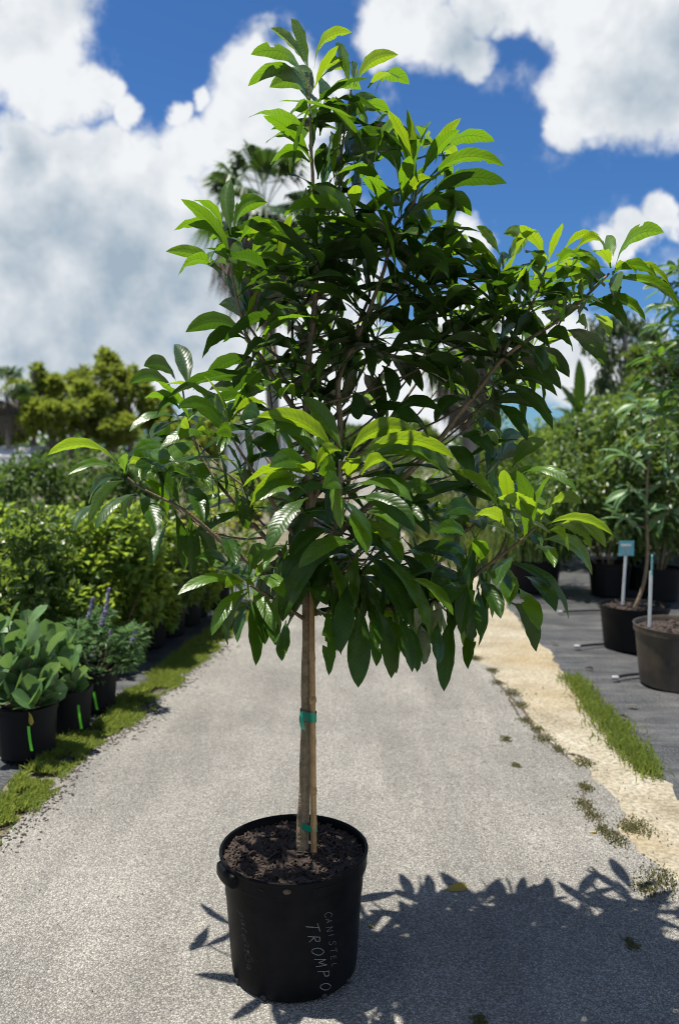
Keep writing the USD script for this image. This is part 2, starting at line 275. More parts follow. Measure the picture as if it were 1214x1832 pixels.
def ground_mats():
    # worn asphalt: pale limestone aggregate in grey binder
    n = {'g': ('geometry', {}),
         'v': ('voronoi_texture', {'scale': 160.0}), 'v2': ('voronoi_texture', {'scale': 290.0}),
         'big': ('noise_texture', {'scale': 0.9, 'detail': 6.0, 'roughness': 0.65}), 'mid': ('noise_texture', {'scale': 9.0, 'detail': 4.0}),
         'hs': ('separate_color', {}), 'hs2': ('separate_color', {}),
         'st': ('rgb_ramp', {'ramp': [(0, (0.115, 0.108, 0.094)), (.35, (0.20, 0.19, 0.167)), (.7, (0.295, 0.28, 0.247)), (1, (0.48, 0.457, 0.406))]}),
         'st2': ('rgb_ramp', {'ramp': [(0, (0.12, 0.115, 0.105)), (.5, (0.24, 0.228, 0.203)), (1, (0.39, 0.37, 0.33))]}),
         'mx': ('mix', {'fac': 0.45}),
         'gap': ('map_range', {'from_min': 0.35, 'from_max': 0.66, 'to_min': 1.0, 'to_max': 0.6, 'clamp': True}),
         'gm': ('mix', {'mix_type': 'multiply', 'fac': 1.0}),
         'bt': ('map_range', {'from_min': .35, 'from_max': .68, 'to_min': 0.78, 'to_max': 1.18, 'clamp': True}), 'bm': ('mix', {'mix_type': 'multiply', 'fac': 1.0}),
         'lm': ('mapping', {'scale': (2.6, 0.35, 1.0)}), 'ln': ('noise_texture', {'scale': 1.3, 'detail': 5.0, 'roughness': 0.6}), 'lr': ('map_range', {'from_min': .36, 'from_max': .62, 'to_min': 0.86, 'to_max': 1.12, 'clamp': True}), 'lmx': ('mix', {'mix_type': 'multiply', 'fac': 1.0}),
         'inv': ('math', {'math_type': 'subtract', 'value1': 1.0}), 'hb': ('math', {'math_type': 'add'}),
         'b': ('bump', {'strength': 0.75, 'distance': 0.006}), 'p': ('principled_bsdf', {'roughness': 0.82, 'specular_ior_level': 0.35})}
    l = [('g.position', 'v.vector'), ('g.position', 'v2.vector'), ('g.position', 'big.vector'), ('g.position', 'mid.vector'), ('v.color', 'hs.color'), ('v2.color', 'hs2.color'),
         ('hs.r', 'st.fac'), ('hs2.g', 'st2.fac'), ('st.color', 'mx.color1'), ('st2.color', 'mx.color2'), ('v.distance', 'gap.value'), ('mx.color', 'gm.color1'), ('gap.result', 'gm.color2'),
         ('big.fac', 'bt.value'), ('gm.color', 'bm.color1'), ('bt.result', 'bm.color2'), ('g.position', 'lm.vector'), ('lm.vector', 'ln.vector'), ('ln.fac', 'lr.value'), ('bm.color', 'lmx.color1'), ('lr.result', 'lmx.color2'), ('lmx.color', 'p.base_color'),
         ('v.distance', 'inv.value2'), ('inv.value', 'hb.value1'), ('hs.g', 'hb.value2'), ('hb.value', 'b.height'), ('b.normal', 'p.normal')]
    MAT['asphalt'] = usdkit.material(stage, '/World/Looks/asphalt', n, l, surface='p.BSDF')
    # crushed limestone verge
    n = {'g': ('geometry', {}), 'n1': ('noise_texture', {'scale': 2.2, 'detail': 6.0, 'roughness': 0.7}), 'n2': ('noise_texture', {'scale': 45.0, 'detail': 5.0, 'roughness': 0.7}),
         'n3': ('noise_texture', {'scale': 0.8, 'detail': 5.0}),
         'c1': ('rgb_ramp', {'ramp': [(.3, (0.20, 0.165, 0.11)), (.46, (0.285, 0.25, 0.18)), (.58, (0.335, 0.30, 0.225)), (.72, (0.41, 0.385, 0.315))]}),
         'sp': ('map_range', {'from_min': .34, 'from_max': .62, 'to_min': 0.5, 'to_max': 1.12, 'clamp': True}), 'm': ('mix', {'mix_type': 'multiply', 'fac': 1.0}),
         'oc': ('map_range', {'from_min': .5, 'from_max': .7, 'to_min': 0.0, 'to_max': 0.38, 'clamp': True}), 'm2': ('mix', {'color2': (0.28, 0.19, 0.065)}),
         'b': ('bump', {'strength': 0.8, 'distance': 0.012}), 'p': ('principled_bsdf', {'roughness': 0.92, 'specular_ior_level': 0.25})}
    l = [('g.position', 'n1.vector'), ('g.position', 'n2.vector'), ('g.position', 'n3.vector'), ('n1.fac', 'c1.fac'), ('n2.fac', 'sp.value'), ('c1.color', 'm.color1'), ('sp.result', 'm.color2'),
         ('n3.fac', 'oc.value'), ('oc.result', 'm2.fac'), ('m.color', 'm2.color1'), ('m2.color', 'p.base_color'), ('n2.fac', 'b.height'), ('b.normal', 'p.normal')]
    MAT['limestone'] = usdkit.material(stage, '/World/Looks/limestone', n, l, surface='p.BSDF')
    # woven weed barrier cloth, dusty
    n = {'g': ('geometry', {}), 'n1': ('noise_texture', {'scale': 2.4, 'detail': 6.0, 'roughness': 0.65}), 'n2': ('noise_texture', {'scale': 60.0, 'detail': 3.0}),
         'mp': ('mapping', {'scale': (1.0, 5.0, 1.0)}), 'n3': ('noise_texture', {'scale': 1.6, 'detail': 4.0}),
         'c1': ('rgb_ramp', {'ramp': [(.30, (0.017, 0.018, 0.019)), (.45, (0.038, 0.040, 0.042)), (.60, (0.075, 0.076, 0.076)), (.75, (0.14, 0.137, 0.13))]}),
         'cm': ('math', {'math_type': 'add'}), 'ch': ('math', {'math_type': 'multiply', 'value2': 0.5}), 'ad': ('math', {'math_type': 'multiply_add', 'value2': 0.3}),
         'b': ('bump', {'strength': 0.8, 'distance': 0.06}), 'p': ('principled_bsdf', {'roughness': 0.5, 'specular_ior_level': 0.5})}
    l = [('g.position', 'n1.vector'), ('g.position', 'n2.vector'), ('g.position', 'mp.vector'), ('mp.vector', 'n3.vector'), ('n3.fac', 'cm.value1'), ('n1.fac', 'cm.value2'), ('cm.value', 'ch.value1'), ('ch.value', 'c1.fac'), ('c1.color', 'p.base_color'),
         ('n2.fac', 'ad.value1'), ('n3.fac', 'ad.value3'), ('ad.value', 'b.height'), ('b.normal', 'p.normal')]
    MAT['weed_cloth'] = usdkit.material(stage, '/World/Looks/weed_cloth', n, l, surface='p.BSDF')
ground_mats()
# ------------------------------------------------------------------ ground
rng = np.random.default_rng(11)
def jag(pts, step=0.06, amp=0.02, seed=0, closed=False):
    """A polyline resampled and made ragged."""
    p = np.asarray(pts, float)[:, :2]; s = np.r_[0, np.cumsum(np.linalg.norm(np.diff(p, axis=0), axis=1))]
    n = max(3, int(s[-1] / step)); q = np.linspace(0, s[-1], n)
    o = np.stack([np.interp(q, s, p[:, k]) for k in (0, 1)], 1)
    w = meshkit.fbm(np.c_[o * 3.1, np.full(n, seed)], 4, seed) - .5; w2 = meshkit.fbm(np.c_[o * 9.0, np.full(n, seed + 9)], 3, seed) - .5
    t = np.gradient(o, axis=0); t /= np.linalg.norm(t, axis=1, keepdims=True) + 1e-9
    return o + np.c_[-t[:, 1], t[:, 0]] * (amp * (2.4 * w + 1.2 * w2))[:, None]
Lpx = [(0, 1493), (56, 1433), (141, 1363), (185, 1326), (252, 1285), (267, 1256), (315, 1222), (356, 1189), (402, 1144), (470, 1080), (540, 1010), (590, 960), (622, 915), (640, 885)]
Rpx = [(1207, 1596), (1136, 1530), (1106, 1429), (1055, 1383), (964, 1302), (913, 1226), (853, 1176), (815, 1110), (775, 1040), (735, 980), (705, 925), (690, 890)]
Ledge = [np.array([-1.75, -6.0]), np.array([-1.55, -1.5])] + [G(*p)[:2] for p in Lpx]
Redge = [np.array([1.9, -6.0]), np.array([1.55, -1.2])] + [G(*p)[:2] for p in Rpx]
farL, farR = Ledge[-1] + np.array([0.5, 26.0]), Redge[-1] + np.array([1.2, 26.0])
Ledge.append(farL); Redge.append(farR)
asp_L, asp_R = jag(Ledge, 0.05, 0.05, 3), jag(Redge, 0.05, 0.09, 5)
obj('ground', (np.array([[-400, -60, -.016], [400, -60, -.016], [400, 700, -.016], [-400, 700, -.016]]), np.array([[0, 1, 2, 3]])), MAT['earth'], kind='structure')
obj('asphalt_path', sheet(np.vstack([asp_L, asp_R[::-1]]), 0.0), MAT['asphalt'], kind='structure')
Spx = [(1214, 1424), (1146, 1368), (1085, 1317), (1020, 1206), (984, 1166), (954, 1140), (915, 1085), (880, 1050), (845, 1020), (800, 970)]
Sedge = [np.array([2.6, -6.0]), np.array([2.15, -0.6])] + [G(*p)[:2] for p in Spx] + [np.array([1.9, 18.0]), np.array([3.2, 34.0])]
sand_R = jag(Sedge, 0.06, 0.07, 8)
obj('limestone_verge', sheet(np.vstack([np.asarray(Redge) - [0.35, 0], sand_R[::-1]]), -0.004), MAT['limestone'], kind='structure')
def cloth(name, x0, x1, y0, y1, seed, clip):
    """A sheet of cloth with shallow folds, cut along the line CLIP."""
    nx, ny = 60, 150
    xs = np.linspace(0, 1, nx); ys = np.linspace(y0, y1, ny)
    c = np.interp(ys, clip[:, 1], clip[:, 0])
    far = x1 if x1 is not None else x0
    X = c[:, None] + (far - c)[:, None] * (xs ** 1.6)[None]; Y = np.broadcast_to(ys[:, None], X.shape)
    q = np.stack([X * 2.0, Y * 4.0, np.zeros_like(X)], -1)
    Z = -0.0125 + 0.020 * (np.abs(meshkit.fbm(q, 4, seed) - .5) * 2) ** 1.0 * np.minimum(1, xs * 25)[None]
    v = np.stack([X, Y, Z], -1).reshape(-1, 3); i, j = np.meshgrid(np.arange(ny - 1), np.arange(nx - 1), indexing='ij')
    f = np.stack([i * nx + j, i * nx + j + 1, (i + 1) * nx + j + 1, (i + 1) * nx + j], -1).reshape(-1, 4)
    if far < c.mean(): f = f[:, ::-1]
    obj(name, (v, f), MAT['weed_cloth'], smooth=True, kind='structure')
srt = lambda a: a[np.argsort(a[:, 1])]
cloth('weed_cloth', None, 9.0, 0.2, 11.5, 4, srt(sand_R - [0.05, 0]))
cloth('weed_cloth', None, -7.0, -1.0, 9.5, 6, srt(asp_L - [0.24, 0]))

# ------------------------------------------------------------------ the black pot in front
R0, RB, HP = 0.238, 0.2005, 0.40
MAIN = np.array([0.0, 0.0, 0.0])
pot = thing('nursery_pot', 'large black plastic nursery pot with chalk writing on the asphalt path', 'plant pot')
prof = [(0.0, 0.004), (RB - .012, 0.004), (RB - .004, 0.007), (RB, 0.014), (RB + .004, 0.05), (0.2145, 0.20), (0.2185, 0.262), (0.2205, 0.268), (0.2225, 0.30), (0.2245, 0.338), (0.2262, 0.345),
        (0.2335, 0.346), (0.2348, 0.349), (0.2365, 0.388), (0.2385, 0.392), (0.239, 0.3965), (0.2375, 0.3995), (0.2335, 0.4005), (0.2295, 0.3985), (0.2275, 0.394), (0.2255, 0.380), (0.219, 0.30), (0.217, 0.28), (0.0, 0.28)]
obj('body', lathe(prof, 128), MAT['black_plastic'], pot, smooth=35)
def lug(a0, halfw=0.062):
    """The moulded hand grip under the rim: a rounded lip that stands out from the wall."""
    outs = []
    sec = [(0.0, 0.350), (0.009, 0.346), (0.0165, 0.349), (0.0195, 0.356), (0.0195, 0.376), (0.0165, 0.385), (0.010, 0.389), (0.0, 0.390)]
    aa = np.linspace(-1, 1, 25); rows = []
    for t in aa:
        k = math.sqrt(max(0.0, 1 - abs(t) ** 9)) * 0.98 + 0.001; a = a0 + t * halfw / 0.238
        rows.append([((0.2335 + s * k) * math.cos(a), (0.2335 + s * k) * math.sin(a), 0.3695 + (z - 0.3695) * (0.55 + 0.45 * k)) for s, z in sec])
    v = np.array(rows).reshape(-1, 3); m = len(sec); i, j = np.meshgrid(np.arange(len(aa) - 1), np.arange(m - 1), indexing='ij')
    return v, np.stack([i * m + j, (i + 1) * m + j, (i + 1) * m + j + 1, i * m + j + 1], -1).reshape(-1, 4)
for a0 in (math.radians(211), math.radians(31)):
    obj('hand_grip', lug(a0), MAT['black_plastic'], pot, smooth=40)
# raised label panel on the band, sprue mark and drain holes
def wall_r(z): return float(np.interp(z, [p[1] for p in prof[2:17]], [p[0] for p in prof[2:17]]))
def patch(a0, a1, z0, z1, t, mat, name, rf=None):
    aa, zz = np.linspace(a0, a1, 10), np.linspace(z0, z1, 3)
    v = np.array([[(wall_r(z) + t) * math.cos(a), (wall_r(z) + t) * math.sin(a), z] for a in aa for z in zz])
    i, j = np.meshgrid(np.arange(9), np.arange(2), indexing='ij'); f = np.stack([i * 3 + j, (i + 1) * 3 + j, (i + 1) * 3 + j + 1, i * 3 + j + 1], -1).reshape(-1, 4)
    obj(name, (v, f), mat, pot)
patch(math.radians(286), math.radians(319), 0.356, 0.380, 0.0016, MAT['black_plastic'], 'label_panel')
plain('rust', (0.10, 0.06, 0.035), 0.8, (200.0, (0.02, 0.018, 0.016)))
v, f = trimesh.creation.icosphere(3).vertices, trimesh.creation.icosphere(3).faces
v = v * (1 + 0.25 * (meshkit.fbm(v * 3, 3, 2)[:, None] - .5))
a = math.radians(268); obj('mud_spot', (v * [0.012, 0.004, 0.0085] + [wall_r(.378) * math.cos(a), wall_r(.378) * math.sin(a), 0.377], f), MAT['rust'], pot, smooth=True)
for deg in (210, 245, 300, 330):
    a = math.radians(deg); obj('drain_hole', (v * [0.010, 0.010, 0.010] + [(RB - .004) * math.cos(a), (RB - .004) * math.sin(a), 0.012], f), MAT['pipe'], pot, smooth=True)
a = math.radians(232); obj('side_hole', (v * [0.0045, 0.0045, 0.0065] + [(wall_r(.15) - .0015) * math.cos(a), (wall_r(.15) - .0015) * math.sin(a), 0.15], f), MAT['pipe'], pot, smooth=True)
# hand lettering scratched in chalk, running down the wall: strokes in letter space (x along the writing, y up)
GLYPH = {'C': [[(.8, .8), (.55, 1), (.2, .85), (.05, .45), (.25, .1), (.6, .0), (.85, .2)]], 'A': [[(0, 0), (.4, 1), (.8, 0)], [(.15, .38), (.7, .4)]],
         'N': [[(0, 0), (.08, 1), (.7, 0), (.8, 1)]], 'I': [[(.2, 0), (.25, 1)]], 'S': [[(.8, .85), (.45, 1), (.1, .78), (.6, .4), (.55, .1), (.2, 0), (.0, .15)]],
         'T': [[(0, .95), (.9, 1)], [(.45, 1), (.4, 0)]], 'E': [[(.7, .95), (.2, .9), (.1, .5), (.6, .52)], [(.1, .5), (.05, .05), (.7, 0)]], 'L': [[(.1, 1), (.05, .1), (.6, 0)]],
         'R': [[(.05, 0), (.1, 1), (.6, .9), (.6, .6), (.15, .5), (.75, 0)]], 'O': [[(.45, 1), (.1, .75), (.08, .3), (.4, 0), (.75, .25), (.78, .7), (.45, 1)]],
         'M': [[(0, 0), (.1, 1), (.42, .3), (.75, 1), (.9, 0)]], 'P': [[(.05, 0), (.1, 1), (.65, .9), (.62, .55), (.12, .48)]],
         'p': [[(.15, -.5), (.15, .65)], [(.15, .5), (.5, .7), (.65, .4), (.35, .1), (.15, .2)]], 'a': [[(.65, .6), (.25, .65), (.1, .25), (.4, .05), (.65, .5), (.7, .05), (.95, .25)]],
         't': [[(.35, 1), (.3, .15), (.55, .05)], [(.05, .65), (.7, .7)]], 'e': [[(.1, .35), (.6, .45), (.45, .68), (.12, .45), (.25, .08), (.8, .2)]],
         'r': [[(.1, 0), (.15, .6), (.35, .65), (.6, .55)]], 'n': [[(.1, 0), (.12, .6), (.45, .65), (.55, 0), (.8, .15)]], 'o': [[(.4, .65), (.1, .35), (.35, .03), (.65, .3), (.4, .65)]],
         'b': [[(.1, 1.1), (.1, 0), (.55, .1), (.55, .5), (.12, .45)]], 'i': [[(.2, .6), (.2, .05), (.45, .15)]], 'l': [[(.15, 1.1), (.2, .05), (.45, .15)]]}
def writing(text, a0, ztop, size, pitch, w, mat, lean, name, seed, drift=0.0):
    rs = np.random.default_rng(seed); parts = []
    for k, ch in enumerate(text):
        if ch == ' ': continue
        jx, jy, sc = rs.uniform(-.06, .06), rs.uniform(-.12, .12), rs.uniform(.88, 1.12)
        for st in GLYPH[ch]:
            q = spline([np.array([x * .8, y, 0]) for x, y in st], 6 * len(st) if len(st) > 2 else 5) if len(st) > 3 and ch in 'CSO' or ch.islower() else np.vstack([np.linspace(np.array([*st[i], 0]), np.array([*st[i + 1], 0]), 5) for i in range(len(st) - 1)]) * [.8, 1, 1]
            along = k * pitch + (q[:, 0] * sc + jx + lean * q[:, 1]) * size; up = (q[:, 1] * sc + jy) * size + drift * along
            z = ztop - along; vv = []
            d = np.gradient(np.c_[along, up], axis=0); d /= np.linalg.norm(d, axis=1, keepdims=True) + 1e-9
            for s in (-1, 1):
                zz, uu = z + s * w / 2 * d[:, 1], up + s * w / 2 * d[:, 0]
                vv.append([[(wall_r(a_) + .0009) * math.cos(a0 + b_ / .215), (wall_r(a_) + .0009) * math.sin(a0 + b_ / .215), a_] for a_, b_ in zip(zz, uu)])
            n = len(q); v_ = np.array(vv[0] + vv[1]); i = np.arange(n - 1)
            parts.append((v_, np.stack([i, i + 1, n + i + 1, n + i], 1)))
    obj(name, join(parts), mat, pot)
writing('TROMPO', math.radians(282), 0.268, 0.036, 0.041, 0.0023, MAT['chalk'], 0.25, 'chalk_word', 3, 0.24)
writing('CANISTEL', math.radians(297), 0.292, 0.021, 0.0255, 0.0016, MAT['faint_chalk'], 0.2, 'chalk_word', 4, 0.18)
writing('pateniba', math.radians(223), 0.272, 0.027, 0.0235, 0.0013, MAT['faint_chalk'], 0.15, 'chalk_word', 6, 0.14)
# bark mulch filling the pot
rs = np.random.default_rng(5)
def mulch(cx, cy, z, rad, n, seed, size=(0.006, 0.022)):
    rs = np.random.default_rng(seed); out = []
    g = np.linspace(-1, 1, 26); X, Y = np.meshgrid(g, g); v = np.c_[X.ravel(), Y.ravel(), 0 * X.ravel()] * rad
    v[:, 2] = z + 0.012 * (meshkit.fbm(np.c_[v[:, :2] * 22, np.full(len(v), seed)], 3, seed) - .5) - .004
    rr = np.hypot(v[:, 0], v[:, 1]); keep = rr > rad; v[keep, :2] *= (rad / rr[keep])[:, None]
    i, j = np.meshgrid(np.arange(25), np.arange(25), indexing='ij'); f = np.stack([i * 26 + j, i * 26 + j + 1, (i + 1) * 26 + j + 1, (i + 1) * 26 + j], -1).reshape(-1, 4)
    bed = (v + [cx, cy, 0], np.vstack([f[:, [0, 1, 2]], f[:, [0, 2, 3]]]))
    b = trimesh.creation.box((1, 1, 1)); bv, bf = np.array(b.vertices), np.array(b.faces)
    a, rr = rs.uniform(0, 2 * np.pi, n), rad * np.sqrt(rs.uniform(0, .985, n))
    L = rs.uniform(*size, n) * (1 + 1.2 * (rs.random(n) > .94)); Wd = L * rs.uniform(.18, .6, n); T = rs.uniform(.0015, .0045, n)
    S = np.stack([L, Wd, T], 1); V = bv[None] * S[:, None]; V[:, :, 1] *= 1 - 0.5 * (bv[None, :, 0] > 0) * rs.random(n)[:, None]
    rz, tl, rx = rs.uniform(0, 2 * np.pi, n), rs.normal(0, .38, n), rs.normal(0, .4, n)
    c, s = np.cos(rx), np.sin(rx); V = np.stack([V[..., 0], V[..., 1] * c[:, None] - V[..., 2] * s[:, None], V[..., 1] * s[:, None] + V[..., 2] * c[:, None]], -1)
    c, s = np.cos(tl), np.sin(tl); V = np.stack([V[..., 0] * c[:, None] - V[..., 2] * s[:, None], V[..., 1], V[..., 0] * s[:, None] + V[..., 2] * c[:, None]], -1)
    c, s = np.cos(rz), np.sin(rz); V = np.stack([V[..., 0] * c[:, None] - V[..., 1] * s[:, None], V[..., 0] * s[:, None] + V[..., 1] * c[:, None], V[..., 2]], -1)
    V += np.stack([cx + rr * np.cos(a), cy + rr * np.sin(a), z + rs.uniform(-.004, .006, n)], -1)[:, None]
    return join([bed, (V.reshape(-1, 3), (bf[None] + np.arange(n)[:, None, None] * 8).reshape(-1, 3))])
tag(obj('bark_mulch', mulch(0, 0, 0.372, 0.2235, 3000, 7, (0.007, 0.03)), MAT['bark_chip']), 'brown bark mulch filling the large chalk-marked pot', 'mulch', kind='stuff')
# ------------------------------------------------------------------ the young fruit tree
tree = thing('fruit_tree', 'young fruit tree with long glossy green leaves growing in the large black pot', 'tree', (-0.005, 0.03, 0.36))
TR = [(541, 1533, .03), (543, 1460, .03), (546, 1380, .03), (547, 1290, .03), (548, 1200, .03), (550, 1090, .03), (553, 960, .04), (552, 850, .05), (547, 740, .05), (552, 639, .05), (563, 540, .05), (566, 470, .05), (560, 380, .05), (558, 300, .05), (554, 200, .04), (553, 130, .04)]
tp = spline([P(*q) for q in TR], 60)
tr = np.interp(np.linspace(0, 1, 60), [0, .03, .1, .3, .45, .75, 1], [.0235, .0205, .0185, .0165, .0135, .008, .003])
tp2 = tp.copy(); wob = meshkit.fbm(np.c_[np.arange(60) * .35, np.zeros(60), np.zeros(60)], 3, 3) - .5; tp2[:, 0] += wob * .006
obj('trunk', tube(tp2, tr * (1 + .12 * (meshkit.noise(np.c_[np.arange(60) * .9, np.zeros(60), np.zeros(60)], 4) - .5)), 14), MAT['bark'], tree, smooth=True)
# branches: photo position and depth of points from the joint outward, base and tip radius
BR = {'second': ([(553, 960, .04), (580, 850, .06), (608, 770, .08), (606, 678, .10), (638, 606, .10), (663, 547, .09), (675, 515, .08), (690, 470, .07), (710, 398, .05), (728, 378, .03), (743, 330, .02)], .012, .004),
      'inner': ([(638, 606, .10), (655, 545, .14), (661, 522, .16), (655, 470, .16), (649, 430, .15), (640, 385, .15)], .006, .003),
      'leader2': ([(563, 540, .05), (600, 440, .12), (608, 300, .13), (618, 220, .12), (628, 160, .11)], .006, .003),
      'right': ([(550, 1040, .03), (600, 960, .08), (690, 880, .10), (777, 798, .08), (819, 743, .04), (858, 694, .01), (883, 660, .0), (914, 629, -.02), (995, 575, -.06), (1055, 523, -.08), (1089, 489, -.08)], .013, .0035),
      'right_top': ([(883, 660, .0), (900, 620, .03), (899, 560, .05), (900, 480, .05), (897, 455, .05)], .006, .003),
      'right_mid': ([(895, 645, .0), (930, 580, -.03), (948, 550, -.05), (965, 510, -.05), (977, 475, -.05)], .006, .003),
      'low_right': ([(552, 1100, .03), (650, 1088, 0), (780, 1075, -.08), (834, 1041, -.15), (885, 1002, -.22), (930, 968, -.27), (957, 944, -.30)], .011, .0035),
      'low_right_twig': ([(885, 1002, -.22), (900, 975, -.2), (905, 955, -.18)], .005, .003),
      'left_top': ([(546, 770, .05), (517, 718, .05), (489, 676, .05), (467, 639, .04), (447, 612, .03), (430, 560, .02), (418, 510, .01), (414, 470, .0)], .010, .003),
      'left_mid': ([(550, 1040, .03), (500, 990, .08), (420, 900, .16), (363, 824, .22), (336, 750, .24), (329, 713, .24), (326, 690, .24)], .010, .003),
      'left_front': ([(552, 985, .03), (500, 920, -.02), (447, 834, -.08), (423, 797, -.1), (408, 757, -.12)], .009, .003),
      'left_low': ([(550, 1065, .03), (450, 1010, .03), (380, 955, .02), (327, 911, .01), (258, 876, .0), (228, 854, .0)], .010, .003),
      'low_left': ([(549, 1112, .03), (490, 1072, -.08), (447, 1048, -.17)], .007, .003),
      'front': ([(552, 1000, .03), (600, 940, -.12), (608, 880, -.25), (608, 823, -.30)], .010, .004),
      'front_low': ([(551, 1075, .03), (610, 1025, -.12), (641, 985, -.22)], .008, .004),
      'back_right': ([(552, 900, .04), (650, 800, .35), (720, 720, .45), (760, 660, .5)], .010, .004),
      'back_left': ([(550, 930, .04), (500, 850, .3), (450, 780, .42), (420, 720, .48)], .009, .004),
      'back_low': ([(550, 1050, .04), (600, 1000, .35), (640, 950, .45), (660, 920, .52)], .009, .004),
      'back_top': ([(558, 600, .05), (600, 520, .25), (620, 450, .4), (640, 400, .45)], .007, .003)}
for k, (pts, r0, r1) in BR.items():
    q = spline([P(*p) for p in pts], 5 * len(pts)); obj('branch', tube(q, np.linspace(r0, r1, len(q)), 8), MAT['twig' if r0 < .012 else 'bark'], tree, smooth=True)

def leaf_mesh(B, T, bow, openness, sgn, rs, wid, n=15):
    """One leaf blade from stalk B to tip T: narrow base, widest past the middle, pointed tip, folded along the rib, wavy margin."""
    ch = T - B; L = np.linalg.norm(ch); ch = ch / L
    toc = CAM - (B + T) / 2; toc /= np.linalg.norm(toc)
    nf = toc - ch * (toc @ ch); nf /= np.linalg.norm(nf) + 1e-9
    ne = np.cross(ch, nf); ne = ne if ne[2] > 0 else -ne
    nrm = sgn * openness * nf + math.sqrt(max(0, 1 - openness ** 2)) * ne; nrm /= np.linalg.norm(nrm)
    up = np.array([0, 0, 1.0]); up = up - ch * (up @ ch); ul = np.linalg.norm(up); up = up / (ul + 1e-9)
    bd = up * min(1, ul * 1.3) + nrm * (1 - min(1, ul * 1.3)); bd = bd + 0.25 * nrm; bd /= np.linalg.norm(bd)
    M = B + ch * L * 0.5 + bd * L * bow * 2
    t = np.linspace(0, 1, n)[:, None]; T = T + ch * L * .04
    c = (1 - t) ** 2 * B + 2 * t * (1 - t) * M + t ** 2 * T
    tg = np.gradient(c, axis=0); tg /= np.linalg.norm(tg, axis=1, keepdims=True)
    side = np.cross(tg, nrm); side /= np.linalg.norm(side, axis=1, keepdims=True)
    twist = rs.normal(0, .16) * (t - .2); nn = np.cross(side, tg)
    side, nn = side * np.cos(twist) + nn * np.sin(twist), nn * np.cos(twist) - side * np.sin(twist)
    tt = t[:, 0]; x = np.clip((tt - .055) / .945, 0, 1)
    w = x ** 1.1 * (1 - x) ** 0.85; w = w / w.max() * wid * L
    w = np.maximum(w, np.where(tt < .09, .0030, .0004)); w[-1] = .0003
    us = np.array([-1, -.66, -.33, 0, .33, .66, 1]); fold = rs.uniform(.18, .62); ph = rs.uniform(0, 6.28); fr = rs.uniform(3, 5)
    V = []
    for u in us:
        lift = (abs(u) * fold - .24 * u * u) * w + (abs(u) ** 3) * .0022 * np.sin(fr * 2 * np.pi * tt + ph + (2 if u > 0 else 0)) * np.minimum(1, w / .02)
        V.append(c + side * (u * w * math.cos(fold * .6))[:, None] + nn * lift[:, None])
    V = np.stack(V, 1); m = len(us)
    i, j = np.meshgrid(np.arange(n - 1), np.arange(m - 1), indexing='ij')
    f = np.stack([i * m + j, i * m + j + 1, (i + 1) * m + j + 1, (i + 1) * m + j], -1).reshape(-1, 4)
    uv = np.stack(np.meshgrid(us * .5 + .5, tt), -1).reshape(-1, 2); cut = rs.random()
    if cut < .13 and n == 15:    # insect bites in the margin and small holes
        keep = np.ones(len(f), bool); r0 = rs.integers(6, 13); c0 = 0 if rs.random() < .5 else 5; keep[r0 * 6 + c0] = False
        if cut < .05: keep[(r0 - 1) * 6 + c0] = False; keep[r0 * 6 + (1 if c0 == 0 else 4)] = False
        f = f[keep]
    return V.reshape(-1, 3), f, uv

